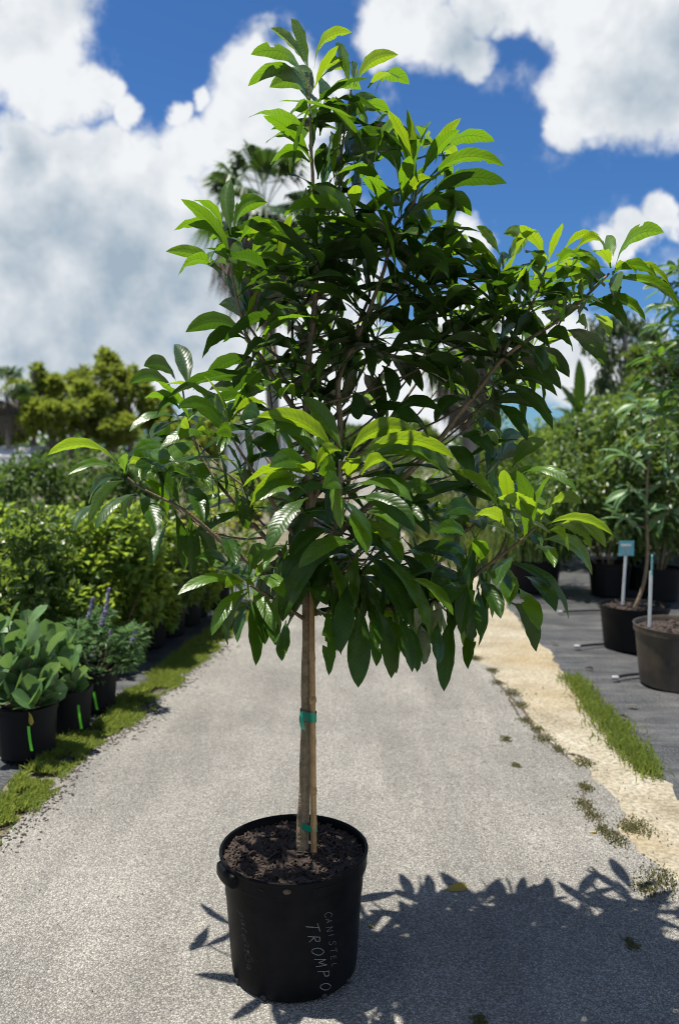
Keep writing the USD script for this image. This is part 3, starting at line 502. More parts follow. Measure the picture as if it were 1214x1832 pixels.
# every leaf that can be told apart: tile of the photo (x0, y0, scale, depth) then stalk x,y, tip x,y in it, kind, openness
K3 = 300 / 1214
TILES = [
 (430, 20, K3, 'A', .04, 'y490,430,370,65,6 y475,395,228,130,6 y535,410,795,160,5 y535,555,700,258,7 y790,545,690,240,6 y575,495,750,425,5 m470,500,90,318,6 m480,510,70,540,6 m500,690,378,412,9 m490,700,220,555,6 '
  'm490,870,70,775,5 m512,1090,180,768,8 m493,1010,195,960,4 m500,1090,225,1112,7 m510,770,380,745,8 y450,1080,370,1195,6 m545,700,560,640,8 m520,900,560,720,6'),
 (430, 20, K3, 'A2', .12, 'y835,545,1130,322,7 y822,550,850,388,4 y920,555,1140,492,4 m975,600,1214,530,5 m600,640,862,568,3 m780,850,990,640,9 d715,1000,690,625,9 d575,900,640,655,8 m580,670,662,575,9 m840,815,1075,735,5 '
  'd870,880,1075,965,6 m1030,820,1140,1010,8 d770,1085,862,880,8 d760,1095,905,985,5 d760,1145,1000,1085,7 m850,1060,955,1205,6 d560,1215,600,960,9 d610,1130,690,1010,7 m760,900,930,700,6 d690,1190,640,1010,8'),
 (620, 60, K3, 'B', -.02, 'y500,965,440,558,8 y470,890,305,562,6 m385,1070,75,758,9 m420,925,150,770,5 y540,1000,815,625,6 m545,1025,805,708,8 m650,930,1055,785,5 m590,1050,1120,962,7 d555,1200,1135,1088,7 y640,940,805,900,5 '
  'm410,1195,450,895,8 y418,1210,620,1058,8 y548,860,610,800,5 m540,760,572,688,8 m640,1090,760,1030,4'),
 (540, 260, K3, 'D', .0, 'm675,525,445,240,9 m612,765,445,498,8 m620,330,245,230,5 m370,455,0,412,6 m330,520,-130,525,7 m960,375,1214,505,7 m745,590,1152,478,7 d850,765,1195,745,8 d730,645,905,520,8 y378,455,388,292,9 '
  'd655,735,560,555,8 d440,700,405,480,8 d150,870,295,600,8 d150,870,55,640,8 m135,885,72,755,5 d160,860,380,650,8 d250,880,445,760,8 d465,1060,440,700,5 d520,1000,455,650,6 d465,1015,95,925,6 d485,1150,0,990,5 '
  'm400,1190,0,1080,7 m740,1135,750,965,6 d755,830,1052,958,8 d925,1045,1185,950,6 d720,960,1000,840,8 d650,1000,765,1135,7 d820,870,945,965,9 m1030,1165,1214,1035,7 d700,720,890,640,7 d640,600,560,470,7 d820,700,1000,570,7'),
 (290, 300, K3, 'C', .0, 'm500,485,500,92,8 m500,655,150,243,8 m440,425,240,243,5 m425,510,98,456,7 m518,492,752,260,7 m560,530,800,432,7 y620,525,858,490,6 m640,645,835,508,8 m562,875,565,532,8 m450,825,42,614,6 m425,740,122,795,6 '
  'd625,1165,455,798,8 m622,1195,418,996,8 m600,890,852,742,6 m1000,835,635,650,6 m1060,775,838,664,8 d1140,765,600,410,6 d1030,1025,652,886,6 d1130,565,985,350,9 d1214,835,966,842,4 d672,1170,805,925,5 m742,1205,890,1088,9 d683,1185,965,1040,5 m490,690,355,690,6'),
 (230, 540, K3, 'F', .03, 'd872,292,428,222,7 d842,265,543,410,7 d980,455,583,528,6 d892,400,780,648,8 m1000,560,838,695,8 d1000,590,885,695,8 d950,340,1214,430,6 d1060,470,1205,500,6 d1010,470,965,560,6'),
 (230, 540, K3, 'F2', .24, 'd430,635,333,318,9 d352,605,118,470,6 d342,695,18,596,6 m372,775,125,700,7 d468,642,757,572,7 d550,685,782,686,6 m370,850,20,935,6 d400,740,210,830,6'),
 (230, 540, K3, 'F3', -.12, 'y660,795,262,608,5 y700,835,565,680,8 y748,855,1012,770,6 m760,800,1060,680,6 m692,905,368,770,7 m690,935,438,868,6 d790,910,945,830,6 m800,980,655,1105,7 m752,1015,638,960,9 y450,965,362,960,8 y470,965,565,985,7 '
  'm638,995,238,1072,6 m840,985,1065,950,6 d850,1065,1075,1112,6 m1100,705,1000,620,7 y1214,715,1108,700,5 m730,900,800,720,6'),
 (80, 750, K3, 'H', .0, 'y540,335,40,262,5 m575,390,535,295,8 y600,375,692,318,5 m572,440,325,748,8 d680,540,375,795,5 m695,430,880,692,8 d700,540,812,832,9 m785,310,648,268,7 m965,325,648,388,6 m930,262,668,224,5 m1120,472,685,422,5 m1000,298,1195,510,8 '
  'd1040,478,1155,745,9 d940,660,1008,1085,8 d1040,690,1065,1115,8 d890,740,785,1045,7 d1090,800,1205,1060,8 m820,350,700,440,6'),
 (80, 750, K3, 'H2', .3, 'm560,385,180,405,5 d345,620,212,800,7 d660,560,580,720,7 d540,420,330,610,6'),
 (300, 900, K3, 'I', -.18, 'm590,560,742,343,8 y560,590,420,615,8 m568,602,92,662,6 m570,622,328,948,9 m605,618,768,928,9 y612,568,788,492,6 m645,562,832,682,6 d580,645,440,1018,6 d600,700,635,1158,8 d582,700,508,998,6 d690,830,772,1022,8 d855,850,828,1132,7 '
  'm895,310,702,475,5 d200,402,465,492,6 d400,245,490,442,8 d520,-60,570,180,9 m270,0,248,132,7 d640,640,700,1010,7'),
 (440, 700, K3, 'K', -.30, 'y690,412,415,52,9 y642,470,102,195,7 m520,440,60,292,6 y732,480,1218,305,7 y810,482,1482,492,7 m850,512,1455,606,6 y832,605,1050,570,6 y785,490,750,612,9 y690,430,518,565,7 m482,620,182,550,7 y478,625,398,532,8 '
  'y470,622,-5,690,5 y410,630,42,832,6 m450,750,80,800,6 m650,650,528,590,9 y592,672,682,985,8 m745,722,1185,795,5 d790,780,1205,1010,8 m765,862,865,1165,8 m850,850,1085,1055,6 y660,940,1112,1215,6 m700,740,560,700,7 d450,770,170,1140,8 d430,900,700,1065,5'),
 (560, 940, K3, 'J', -.22, 'm330,190,263,640,9 d255,400,200,908,9 d110,600,112,1068,7 d350,560,326,1152,10 d420,600,455,1005,6 d440,560,560,1088,8 d412,300,702,745,8 m440,190,828,785,5 d620,640,712,1048,8 d700,700,748,1048,7 y640,382,998,642,5 m700,615,740,755,8 '
  'm320,130,-90,305,8 d150,170,-210,680,8 d300,150,-60,420,6 m460,120,630,268,6'),
 (394, 662, 466 / 1214, 'J3', -.12, 'd545,870,330,1140,9 d570,890,430,1135,8 d590,900,525,1125,9 d560,1000,560,1285,8 d690,1130,815,1405,8 d760,1150,905,1385,8 d560,760,330,880,6 d700,860,860,1175,7 d760,640,965,765,6 d680,600,890,600,5 m640,560,880,570,6 d500,640,330,860,7 d450,800,290,1010,8 d600,1060,540,1300,8 m520,560,300,640,6 d820,850,960,1080,7'),
 (560, 940, K3, 'J2', -.06, 'm935,590,870,865,9 d850,620,800,995,6 d900,700,902,995,7 d1000,640,948,1182,9 m1112,418,1108,892,9 d1180,700,1122,1028,7 d1100,400,745,180,6 d1100,410,690,395,3 d1050,360,875,490,9 m660,190,862,345,6'),
 (780, 820, 320 / 1214, 'L', -.30, 'y490,340,462,88,9 y688,432,712,185,9 y650,425,428,272,8 y520,512,262,405,7 m550,462,318,350,5 y730,372,978,310,6 y640,405,588,258,8 y740,452,1182,522,6 y760,472,1042,605,7 y800,472,1138,602,6 y762,492,892,625,6 '
  'm722,552,1045,785,7 m670,622,797,738,5 y700,440,766,390,5 y422,352,138,98,7 d310,482,70,388,5 m560,115,932,215,6 m292,712,330,568,9 m240,642,0,508,5'),
 (780, 820, 320 / 1214, 'L2', -.16, 'd215,735,0,622,7 d285,880,300,1205,8 d290,822,432,1078,8 m420,712,492,992,7 m470,722,502,965,8 d470,702,882,1078,6 m560,882,692,1155,8 d510,982,672,1302,8 d600,802,802,1032,7 d200,860,60,1010,8'),
 (760, 380, K3, 'E1', .05, 'y540,305,378,108,7 y590,350,742,196,8 y720,272,572,158,7 y530,372,135,328,7 y350,392,42,492,6 y560,480,338,368,7 d550,572,305,512,8 y522,792,318,678,8 y590,722,560,588,9 y660,708,620,822,8 m490,952,168,800,7 y400,882,232,925,6 '
  'y540,900,500,992,8 y640,792,755,770,6 m590,572,692,418,8 y250,272,65,292,7 d330,462,-5,572,6 m400,572,138,688,7 d380,702,118,752,6 y480,420,250,400,6'),
 (760, 380, K3, 'E2', -.05, 'y860,305,698,98,7 y890,362,992,88,7 y650,302,808,153,6 y800,472,842,300,9 d880,420,740,300,6 y918,410,1152,528,8 d800,562,985,755,6 m850,545,1212,478,7 d760,605,635,600,6 d640,500,752,592,7 y690,592,722,398,5 d600,985,858,832,7 m530,1005,705,795,6 d850,735,950,812,7 m940,500,1040,440,6'),
 (914, 380, K3, 'M', -.08, 'y380,272,635,172,6 y320,312,638,435,8 y470,265,672,275,5 m320,402,485,343,6 m430,402,600,350,6 d240,602,425,695,6 d470,542,512,628,6 y715,382,690,172,9 m755,388,1092,152,6 m730,435,1048,478,7 y740,425,1138,542,5 m740,482,1208,692,7 y730,452,895,445,5 '
  'y720,402,608,293,7 d700,462,578,575,9 m730,462,762,575,9 d705,542,745,665,7 m590,640,958,785,7 d560,672,832,832,8 y600,742,702,895,6 d340,822,545,720,6 d380,852,662,1095,7 d230,912,438,1008,7 m470,802,552,875,6 m490,562,665,540,6 d60,1002,408,1188,7 d240,942,228,1135,8 d20,962,235,830,8'),
 (700, 600, K3, 'N', .0, 'd862,185,1214,385,8 d740,342,1182,438,7 d778,345,1152,672,8 d600,522,1142,560,6 d745,508,972,755,8 d730,352,742,628,8 m590,582,775,685,6 m830,172,832,285,8 d740,142,360,62,6 d580,462,558,188,9 d540,322,195,182,7 d500,482,98,188,8 d530,462,318,625,9 d390,582,-5,602,6 '
  'd250,722,0,638,4 d440,752,728,872,6 d400,802,578,1005,8 y640,732,762,845,8 d690,1002,795,820,8 m800,882,945,725,9 m870,962,1105,762,9 d760,992,952,858,7 d690,300,590,240,6'),
 (480, 520, K3, 'G', .08, 'd130,252,290,445,7 d250,492,8,420,6 d300,302,118,78,5 m500,442,368,685,7 m400,382,295,445,5 m350,592,268,725,7 m250,512,155,560,7 d520,602,440,855,8 d580,602,572,805,8 d690,602,792,815,9 d680,422,752,625,8 d620,722,652,925,9 d800,602,812,935,9 d500,912,832,985,6 d650,882,1135,1045,5 '
  'd700,382,872,545,9 d350,345,505,200,8 d440,482,555,300,8 d600,422,520,205,8 d720,202,1025,285,8 d860,442,1214,345,8 d1000,52,1214,255,9 d820,540,908,805,9 d860,470,1020,688,8 d900,480,1108,722,8 m120,772,235,790,6 d380,205,560,145,7'),
]
WIDE = {'y': .114, 'm': .116, 'd': .122}; WIDER = {'K': 1.2, 'J': 1.12, 'J3': 1.15, 'J2': 1.1, 'D': 1.05, 'L2': 1.1}; LEN = {'y': .215, 'm': .245, 'd': .255}
MATK = {'y': 'leaf_young', 'm': 'leaf_mature', 'd': 'leaf_old'}
rs = np.random.default_rng(2024)
traced = []
for x0, y0, sc, nm, dep, txt in TILES:
    for tok in txt.split():
        k, a = tok[0], [float(q) for q in tok[1:].split(',')]
        b, t = (x0 + a[0] * sc, y0 + a[1] * sc), (x0 + a[2] * sc, y0 + a[3] * sc)
        yb = dep + rs.normal(0, .035); B = P(*b, yb)
        flat = np.linalg.norm(P(*t, yb) - B); want = LEN[k] * rs.uniform(.85, 1.08)
        dy = math.sqrt(max(0, want ** 2 - flat ** 2)) * 0.8
        away = rs.random() < (.62 if dep > .1 else .5 if dep > -.05 else .25)
        dy = min(dy, .17) * (1 if away else -1)
        T = P(*t, yb + dy)
        mid = (B + T) / 2; pv = (b[1] + t[1]) / 2
        down = (t[1] - b[1]) / (abs(t[0] - b[0]) + abs(t[1] - b[1]) + 1e-6)
        sgn = -1 if pv < 740 or (k == 'y' and pv < 985) else 1
        if 700 < pv < 900 and nm in ('N', 'E1', 'E2', 'M', 'G'): sgn = -1 if rs.random() < .7 else 1
        horiz = abs(t[0] - b[0]) / (math.hypot(t[0] - b[0], t[1] - b[1]) + 1e-6)
        bow = .05 + .15 * horiz * rs.uniform(.7, 1.15) if down < .85 else .03
        if k == 'y' and down < -.5: bow = .05
        o = min(.98, a[4] / 10 + .03)
        wid = WIDE[k] * WIDER.get(nm, 1) * rs.uniform(.9, 1.12) * (1.12 if flat < .6 * want else 1.0)
        v, f, uv = leaf_mesh(B, T, bow, o, sgn, rs, wid)
        traced.append((flat, v, f, uv, MATK[k]))
# leaves of the middle and the far side of the crown, which show only in part
CROWN = Polygon([(553, 110), (600, 110), (640, 130), (690, 170), (740, 230), (800, 260), (850, 300), (820, 370), (850, 450), (900, 450), (960, 460), (1010, 450), (1080, 460), (1140, 500), (1080, 540), (1040, 600), (980, 650), (965, 720), (940, 770), (970, 850), (980, 900),
                 (1030, 950), (980, 1000), (940, 1070), (880, 1080), (840, 1130), (790, 1150), (740, 1130), (700, 1120), (640, 1140), (600, 1120), (510, 1110), (450, 1100), (400, 1060), (340, 1020), (330, 970), (260, 900), (200, 870), (230, 810), (300, 760), (280, 690),
                 (330, 670), (410, 690), (400, 610), (450, 570), (410, 500), (350, 460), (380, 410), (420, 390), (470, 420), (530, 390), (520, 300), (520, 250), (490, 210), (520, 150)])
HOLES = [(728, 705, 42), (752, 745, 48), (710, 740, 30), (640, 760, 26), (590, 770, 22), (560, 150, 14), (700, 300, 20), (800, 470, 14), (470, 850, 22), (660, 890, 22), (770, 1000, 32), (830, 960, 24), (460, 930, 26), (880, 985, 26), (960, 590, 22), (1010, 640, 26), (470, 440, 18),
         (640, 1060, 14), (600, 590, 10), (560, 690, 10), (800, 760, 20), (860, 850, 16), (430, 640, 22), (410, 700, 18), (780, 540, 14), (840, 530, 12)]
rs = np.random.default_rng(77); fill = []
def ok(*pts): return all(CROWN.contains(Point(*q)) and not any(math.hypot(q[0] - hx, q[1] - hy) < hr for hx, hy, hr in HOLES) for q in pts)
def rosette(C, ax, n):
    """Leaves spiralling round a branch tip: young ones upright in the middle, old ones spreading and hanging below."""
    e1 = np.cross(ax, [0, .3, 1.0] if abs(ax[2]) < .9 else [0, 1.0, 0]); e1 /= np.linalg.norm(e1); e2 = np.cross(ax, e1); a0 = rs.uniform(0, 6)
    for i in range(n):
        f = i / (n - 1); a = a0 + i * 2.4; th = .35 + 1.35 * f + rs.normal(0, .12); L = (.17 + .09 * min(1, 2 * f)) * rs.uniform(.9, 1.1)
        B = C - ax * .14 * f; d = ax * math.cos(th) + (e1 * math.cos(a) + e2 * math.sin(a)) * math.sin(th); d = d - np.array([0, 0, .35 * f]); d /= np.linalg.norm(d); T = B + d * L
        pt, pm = project(T), project((B + T) / 2 + [0, 0, .02])
        if not ok(pt, pm): continue
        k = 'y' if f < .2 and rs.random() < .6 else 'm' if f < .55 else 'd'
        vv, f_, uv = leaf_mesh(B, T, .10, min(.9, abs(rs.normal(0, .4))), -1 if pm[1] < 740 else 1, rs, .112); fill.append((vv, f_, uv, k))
k = 0
while k < 38:
    u, v = rs.uniform(230, 1120), rs.uniform(150, 1080); low = np.clip((v - 250) / 450, 0.1, 1); Y = rs.uniform(.12, .20 + .36 * low)
    if not ok((u, v)): continue
    C = P(u, v, Y); root = np.array([0.0, .05, max(1.22 + .25 * rs.random(), C[2] - .45)]); ax = C - root + [0, 0, .25]; ax /= np.linalg.norm(ax)
    s0 = C - ax * .16; rosette(C, ax, 13); k += 1
    obj('branch', tube(spline([root + [0, 0, .05], (root + s0) / 2 + [0, 0, -.03], s0, C], 10), np.linspace(.005, .0024, 10), 6), MAT['twig'], tree, smooth=True)
k = 0
while k < 155:
    u, v = rs.uniform(190, 1140), rs.uniform(110, 1140); low = np.clip((v - 300) / 500, 0.12, 1); Y = rs.uniform(-.14, .16 + .30 * low)
    B = P(u, v, Y); a = rs.uniform(0, 2 * np.pi); el = rs.normal(-.15 if v > 600 else .25, .45); L = rs.uniform(.19, .27)
    T = B + L * np.array([math.cos(a) * math.cos(el), math.sin(a) * math.cos(el), math.sin(el)]); pt, pm = project(T), project((B + T) / 2 + [0, 0, .02])
    if not ok((u, v), pt, pm): continue
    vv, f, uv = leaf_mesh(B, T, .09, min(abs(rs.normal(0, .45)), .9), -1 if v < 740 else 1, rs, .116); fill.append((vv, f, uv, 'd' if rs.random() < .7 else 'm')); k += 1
# leaves that turn towards or away from us round the visible branch tips
wide, CROWN = CROWN, CROWN.buffer(16)
for u, v, Y, n, up in ((554, 150, .04, 8, 1), (632, 180, .12, 9, 1), (742, 340, -.02, 11, .8), (716, 400, .02, 9, .8), (415, 470, .0, 9, .9), (440, 600, .02, 9, .5), (900, 480, .05, 12, .9), (897, 560, .05, 9, .6), (975, 490, -.05, 12, .8), (950, 550, -.05, 9, .5), (1080, 495, -.08, 8, .5), (1010, 570, -.06, 8, .4),
                       (640, 400, .15, 9, .8), (600, 320, .13, 9, .9), (408, 765, -.12, 8, .8), (330, 720, .24, 9, .8), (605, 840, -.28, 9, .7), (955, 950, -.28, 9, .6), (820, 600, .1, 9, .5), (660, 260, .1, 9, .9), (800, 470, .05, 9, .6), (560, 430, .05, 9, .8), (500, 480, .0, 8, .6)):
    C = P(u, v, Y); ax = np.array([C[0] * .8, (C[1] - .05) * .8, up + .2]); ax /= np.linalg.norm(ax); rosette(C, ax, n)
CROWN = wide
SKIRT = Polygon([(400, 960), (860, 960), (930, 1000), (880, 1120), (840, 1180), (780, 1160), (690, 1190), (630, 1190), (590, 1170), (565, 1120), (520, 1110), (505, 1160), (450, 1150), (400, 1080)])
k = 0
while k < 75:
    u, v = rs.uniform(400, 900), rs.uniform(940, 1090); Y = rs.uniform(-.22, .34); B = P(u, v, Y)
    a, el, L = rs.uniform(0, 2 * np.pi), rs.uniform(-1.45, -.75), rs.uniform(.2, .27); T = B + L * np.array([math.cos(a) * math.cos(el), math.sin(a) * math.cos(el), math.sin(el)]); pt = project(T)
    if not SKIRT.contains(Point(u, v)) or not SKIRT.contains(Point(*pt)) or (535 < u < 572 and pt[1] > 1090): continue
    vv, f, uv = leaf_mesh(B, T, .06, min(.95, abs(rs.normal(.4, .4))), 1, rs, .116); fill.append((vv, f, uv, 'd' if rs.random() < .7 else 'm')); k += 1
traced.sort(key=lambda q: -q[0])
for flat, v, f, uv, mk in traced[:300]:
    obj('leaf', (v, f), MAT[mk], tree, smooth=True, uv=uv)
def merged(name, items, mat):
    n, V, Fc, U = 0, [], [], []
    for v, f, uv in items:
        V.append(v); Fc.append(f + n); U.append(uv); n += len(v)
    obj(name, (np.vstack(V), np.vstack(Fc)), mat, tree, smooth=True, uv=np.vstack(U), kind='stuff')
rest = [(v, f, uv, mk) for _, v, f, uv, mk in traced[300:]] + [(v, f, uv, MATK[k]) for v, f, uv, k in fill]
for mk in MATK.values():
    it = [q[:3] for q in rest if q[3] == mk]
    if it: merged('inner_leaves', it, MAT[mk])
print('traced leaves', len(traced))
# bamboo stake and the two green ties
stake = thing('bamboo_stake', 'tan bamboo stake standing beside the trunk in the black pot', 'stake', tuple(P(561, 1528, .0)))
q = spline([P(561, 1532, -.005), P(560, 1360, .0), P(559, 1240, .004), P(558, 1130, .008), P(558, 1020, .012)], 70)
rr = np.full(70, .0098); 
for nz in (.12, .41, .70): rr = rr + .0022 * np.exp(-((np.linspace(0, 1, 70) - nz) / .008) ** 2)
obj('cane', tube(q, rr * np.linspace(1, .85, 70), 12), MAT['bamboo'], stake, smooth=True)
for nz in (.235, .56):
    k = int(nz * 69); obj('node_ring', tube(q[k - 1:k + 2], np.array([.0095, .0125, .0095]), 12), MAT['bamboo'], stake, smooth=True)
def tie(vpx, hpx, label, tail):
    t = thing('plant_tie', label, 'plant tie', tuple(P(552, vpx, .0)))
    c1, c2 = np.interp(vpx, [p[1] for p in TR[::-1]], [p[0] for p in TR[::-1]]), np.interp(vpx, [850, 1000, 1200, 1360, 1532], [558, 558, 559, 560, 561])
    p1, p2 = P(c1, vpx, .03), P(c2, vpx, .0); r1, r2 = .0195, .012
    hh = hpx / F * 2.6 / 2
    hull = Polygon([(p1[0] + r1 * math.cos(a), p1[1] + r1 * math.sin(a)) for a in np.linspace(0, 6.2, 20)]).union(Polygon([(p2[0] + r2 * math.cos(a), p2[1] + r2 * math.sin(a)) for a in np.linspace(0, 6.2, 20)])).convex_hull
    xy = np.array(hull.exterior.coords)[:-1]; n = len(xy); z = p1[2]
    rim = [np.c_[xy, np.full(n, z - hh) + .003 * np.sin(np.arange(n) * .7)], np.c_[xy, np.full(n, z + hh) + .003 * np.sin(np.arange(n) * .9 + 1)]]
    k = np.arange(n); obj('band', (np.vstack(rim), np.stack([k, (k + 1) % n, n + (k + 1) % n, n + k], 1)), MAT['green_tape'], t, smooth=True)
    if tail:
        s = spline([P(548, 1272, -.0), P(541, 1276, -.012), P(539, 1288, -.016), P(543, 1306, -.012)], 14); w = np.array([.004, .008, .010, .010, .009])
        w = np.interp(np.linspace(0, 1, 14), np.linspace(0, 1, 5), w); off = np.array([.75, -.65, .1])
        vv = np.vstack([s - off * w[:, None], s + off * w[:, None]]); i = np.arange(13)
        obj('loose_end', (vv, np.stack([i, i + 1, 15 + i, 14 + i], 1)), MAT['green_tape'], t, smooth=True)
tie(1278, 18, 'green plastic tie with a loose end, halfway up the bare trunk', True)
tie(1475, 12, 'green plastic tie low on the trunk, just above the mulch', False)
# ------------------------------------------------------------------ the nursery around: generators
LV = np.array([[0, 0, 0], [-1, .52, .16], [0, .55, 0], [1, .52, .16], [0, 1, -.12]]); LF = np.array([[0, 2, 1], [0, 3, 2], [1, 2, 4], [2, 3, 4]])
def unit(a): return a / (np.linalg.norm(a, axis=-1, keepdims=True) + 1e-12)
def foliage(C, D, L, Wd, rs, nrm=None, droop=.12):
    """Many folded leaves: stalk points C, directions D, lengths L, half widths Wd."""
    n = len(C); D = unit(D); up = np.array([0, 0, 1.0]) if nrm is None else nrm
    N = unit(np.broadcast_to(up, D.shape) + rs.normal(0, .45, (n, 3))); S = unit(np.cross(D, N)); N = np.cross(S, D)
    lv = LV.copy(); lv[4, 2] = -droop
    L, Wd = np.broadcast_to(L, (n,)), np.broadcast_to(Wd, (n,))
    V = C[:, None] + S[:, None] * (lv[None, :, :1] * Wd[:, None, None]) + D[:, None] * (lv[None, :, 1:2] * L[:, None, None]) + N[:, None] * (lv[None, :, 2:] * L[:, None, None])
    return V.reshape(-1, 3), (LF[None] + 5 * np.arange(n)[:, None, None]).reshape(-1, 3)
def crown_points(n, center, radii, clumps, rs, spread=.34, shell=.55):
    """Points of a crown made of separate clumps, with outward directions."""
    c = unit(rs.normal(0, 1, (clumps, 3))) * rs.uniform(shell, 1, (clumps, 1)) ** .7
    c[:, 2] = np.where(c[:, 2] < -.75, -.75, c[:, 2]); sz = rs.uniform(.6, 1.3, clumps) * spread
    k = rs.choice(clumps, n, p=sz ** 2 / (sz ** 2).sum()); d = unit(rs.normal(0, 1, (n, 3)))
    p = c[k] + d * (sz[k] * rs.uniform(.25, 1, n) ** .5)[:, None]
    return np.asarray(center) + p * np.asarray(radii), d, np.asarray(center) + c * np.asarray(radii)
def far_pot(u, v, D, Hh, label, mat='far_plastic', soil=True, group=None, name='plant_pot', ribs=False):
    g = G(u, v); g[1] += D / 2 * .9; g[2] = 0
    t = thing(name, label, 'plant pot', g, group)
    r1, r0 = D / 2, D / 2 * .84; z = Hh
    pr = [(0, .003), (r0 - .01, .003), (r0, .012), (r1 * .965, z * .88), (r1 * .965, z * .885), (r1 * .995, z * .89), (r1, z * .985), (r1 * 1.012, z), (r1 * .975, z), (r1 * .95, z * .97), (r1 * .93, z * .9), (0, z * .9)]
    v_, f_ = lathe(pr, 48)
    if ribs:
        a = np.arctan2(v_[:, 1], v_[:, 0]); rr = 1 + .008 * np.sign(np.sin(a * 24)) * (v_[:, 2] < z * .86); v_[:, :2] *= rr[:, None]
    obj('body', (v_ + g, f_), MAT[mat], t, smooth=35)
    if soil: obj('mulch', mulch(g[0], g[1], z * .925, r1 * .945, 260 if D > .4 else 90, int(u) + 3, (.012, .04)), MAT['bark_chip'], t, kind='stuff')
    return g
def stems(base, tops, r0, r1, rs, wob=.03):
    out = []
    for tp_ in tops:
        m = base + (tp_ - base) * .5 + np.array([*(rs.normal(0, wob, 2)), 0])
        out.append(tube(spline([base + np.array([*rs.normal(0, .012, 2), 0]), m, tp_], 7), np.linspace(r0, r1, 7), 5))
    return out
def shrub(g, z0, ztop, rx, ry, n, L, ratio, mat, label, seed, name='shrub', cat='shrub', group=None, clumps=16, spread=.34, up=.35, droop=.12, stem='twig', off=(0, 0), jit=.45, shell=.55):
    rs = np.random.default_rng(seed); c = np.array([g[0] + off[0], g[1] + off[1], (z0 + ztop) / 2]); rad = np.array([rx, ry, (ztop - z0) / 2])
    p, d, cl = crown_points(n, c, rad, clumps, rs, spread, shell)
    t = thing(name, label, cat, (g[0], g[1], 0), group)
    LL = L * rs.uniform(.65, 1.2, n); D = d * np.array([1, 1, .6]) + np.array([0, 0, up]) + rs.normal(0, jit, (n, 3))
    obj('foliage', foliage(p, D, LL, LL * ratio, rs, droop=droop), MAT[mat], t, kind='stuff')
    b = np.array([g[0], g[1], .02 if z0 < .3 else .12])
    obj('stem', stems(b, cl[rs.choice(len(cl), min(7, len(cl)), replace=False)], .012, .004, rs), MAT[stem], t, smooth=True)
    return t
def dep(v): return F * CAM[2] / (v - 805.0)

# ------------------------------------------------------------------ left row: broad-leaved plants beside the grass
def obovate(B, D, L, Wd, rs, cup=.25):
    t = np.linspace(0, 1, 8); D = unit(D); up = np.array([0, 0, 1.0]) + rs.normal(0, .45, 3); S = unit(np.cross(D, up)); N = np.cross(S, D)
    w = t ** .75 * (1 - t ** 2.6) ** .6; w = w / w.max() * Wd; w[0] = .003; bend = rs.uniform(-.12, .22)
    V = []
    for u in (-1, -.5, 0, .5, 1): V.append(B + D * (t * L)[:, None] + S * (u * w)[:, None] + N * (cup * abs(u) * w - bend * t ** 2 * L)[:, None])
    V = np.stack(V, 1); i, j = np.meshgrid(np.arange(7), np.arange(4), indexing='ij'); f = np.stack([i * 5 + j, i * 5 + j + 1, (i + 1) * 5 + j + 1, (i + 1) * 5 + j], -1).reshape(-1, 4)
    uv = np.stack(np.meshgrid(np.linspace(0, 1, 5), t), -1).reshape(-1, 2)
    return V.reshape(-1, 3), f, uv
def broadleaf(g, tops, nleaf, L, label, seed, z0=.3, yellow=False):
    rs = np.random.default_rng(seed); t = thing('broad_leaved_shrub', label, 'shrub', (g[0], g[1], 0))
    b = np.array([g[0], g[1], z0 - .06])
    for tp_ in tops:
        tp_ = np.asarray(tp_, float); q = spline([b + [*rs.normal(0, .02, 2), 0], b + (tp_ - b) * .5 + [*rs.normal(0, .03, 2), .02], tp_], 9)
        obj('stem', tube(q, np.linspace(.008, .004, 9), 6), MAT['twig'], t, smooth=True)
        k = nleaf
        for i in range(k):
            f = .30 + .70 * (i + rs.random() * .5) / k; c = q[min(8, int(f * 8))] + rs.normal(0, .006, 3); a = i * 2.4 + rs.uniform(-.4, .4)
            el = .2 + .95 * f + rs.normal(0, .2); D = np.array([math.cos(a) * math.cos(el), math.sin(a) * math.cos(el), math.sin(el)])
            l = L * rs.uniform(.75, 1.15); v, f_, uv = obovate(c, D, l, l * rs.uniform(.30, .37), rs)
            obj('leaf', (v, f_), MAT['grey_leaf'], t, smooth=True, uv=uv)
    if yellow: v, f_, uv = obovate(b + [.05, -.12, .04], np.array([.5, -.8, -.25]), L * .6, L * .2, rs, .1); obj('leaf', (v, f_), MAT['dry_leaf'], t, smooth=True, uv=uv, label='yellow fallen leaf low on the plant')
gA = far_pot(30, 1368, .34, .29, 'black pot with a lime tape strip, nearest on the left edge', soil=True, ribs=True)
gB = far_pot(108, 1322, .30, .27, 'black pot under the broad grey-green leaves, second from the left edge', ribs=True)
gC = far_pot(160, 1279, .29, .27, 'ribbed black pot of the purple-flowered bush, with visible mulch', ribs=True)
def at(g, u, v, dy=0.0): return P(u, v, g[1] + dy)
broadleaf(gA, [at(gA, -25, 1120), at(gA, 12, 1100, .08), at(gA, 48, 1100, .1), at(gA, 55, 1185, -.1), at(gA, 5, 1190, -.12), at(gA, 85, 1165, .02), at(gA, 30, 1150, -.05), at(gA, 75, 1230, -.12), at(gA, -10, 1240, -.15), at(gA, 40, 1245, -.16), at(gA, 10, 1262, -.2), at(gA, 70, 1265, -.18)], 9, .165, 'broad-leaved grey-green shrub in the nearest pot at the left edge', 31, .29, True)
broadleaf(gB, [at(gB, 100, 1160), at(gB, 122, 1195, -.06), at(gB, 85, 1135, .1), at(gB, 115, 1140, .1), at(gB, 95, 1215, -.1), at(gB, 130, 1235, -.1)], 8, .15, 'smaller broad-leaved grey-green shrub touching the purple-flowered bush', 32, .27)
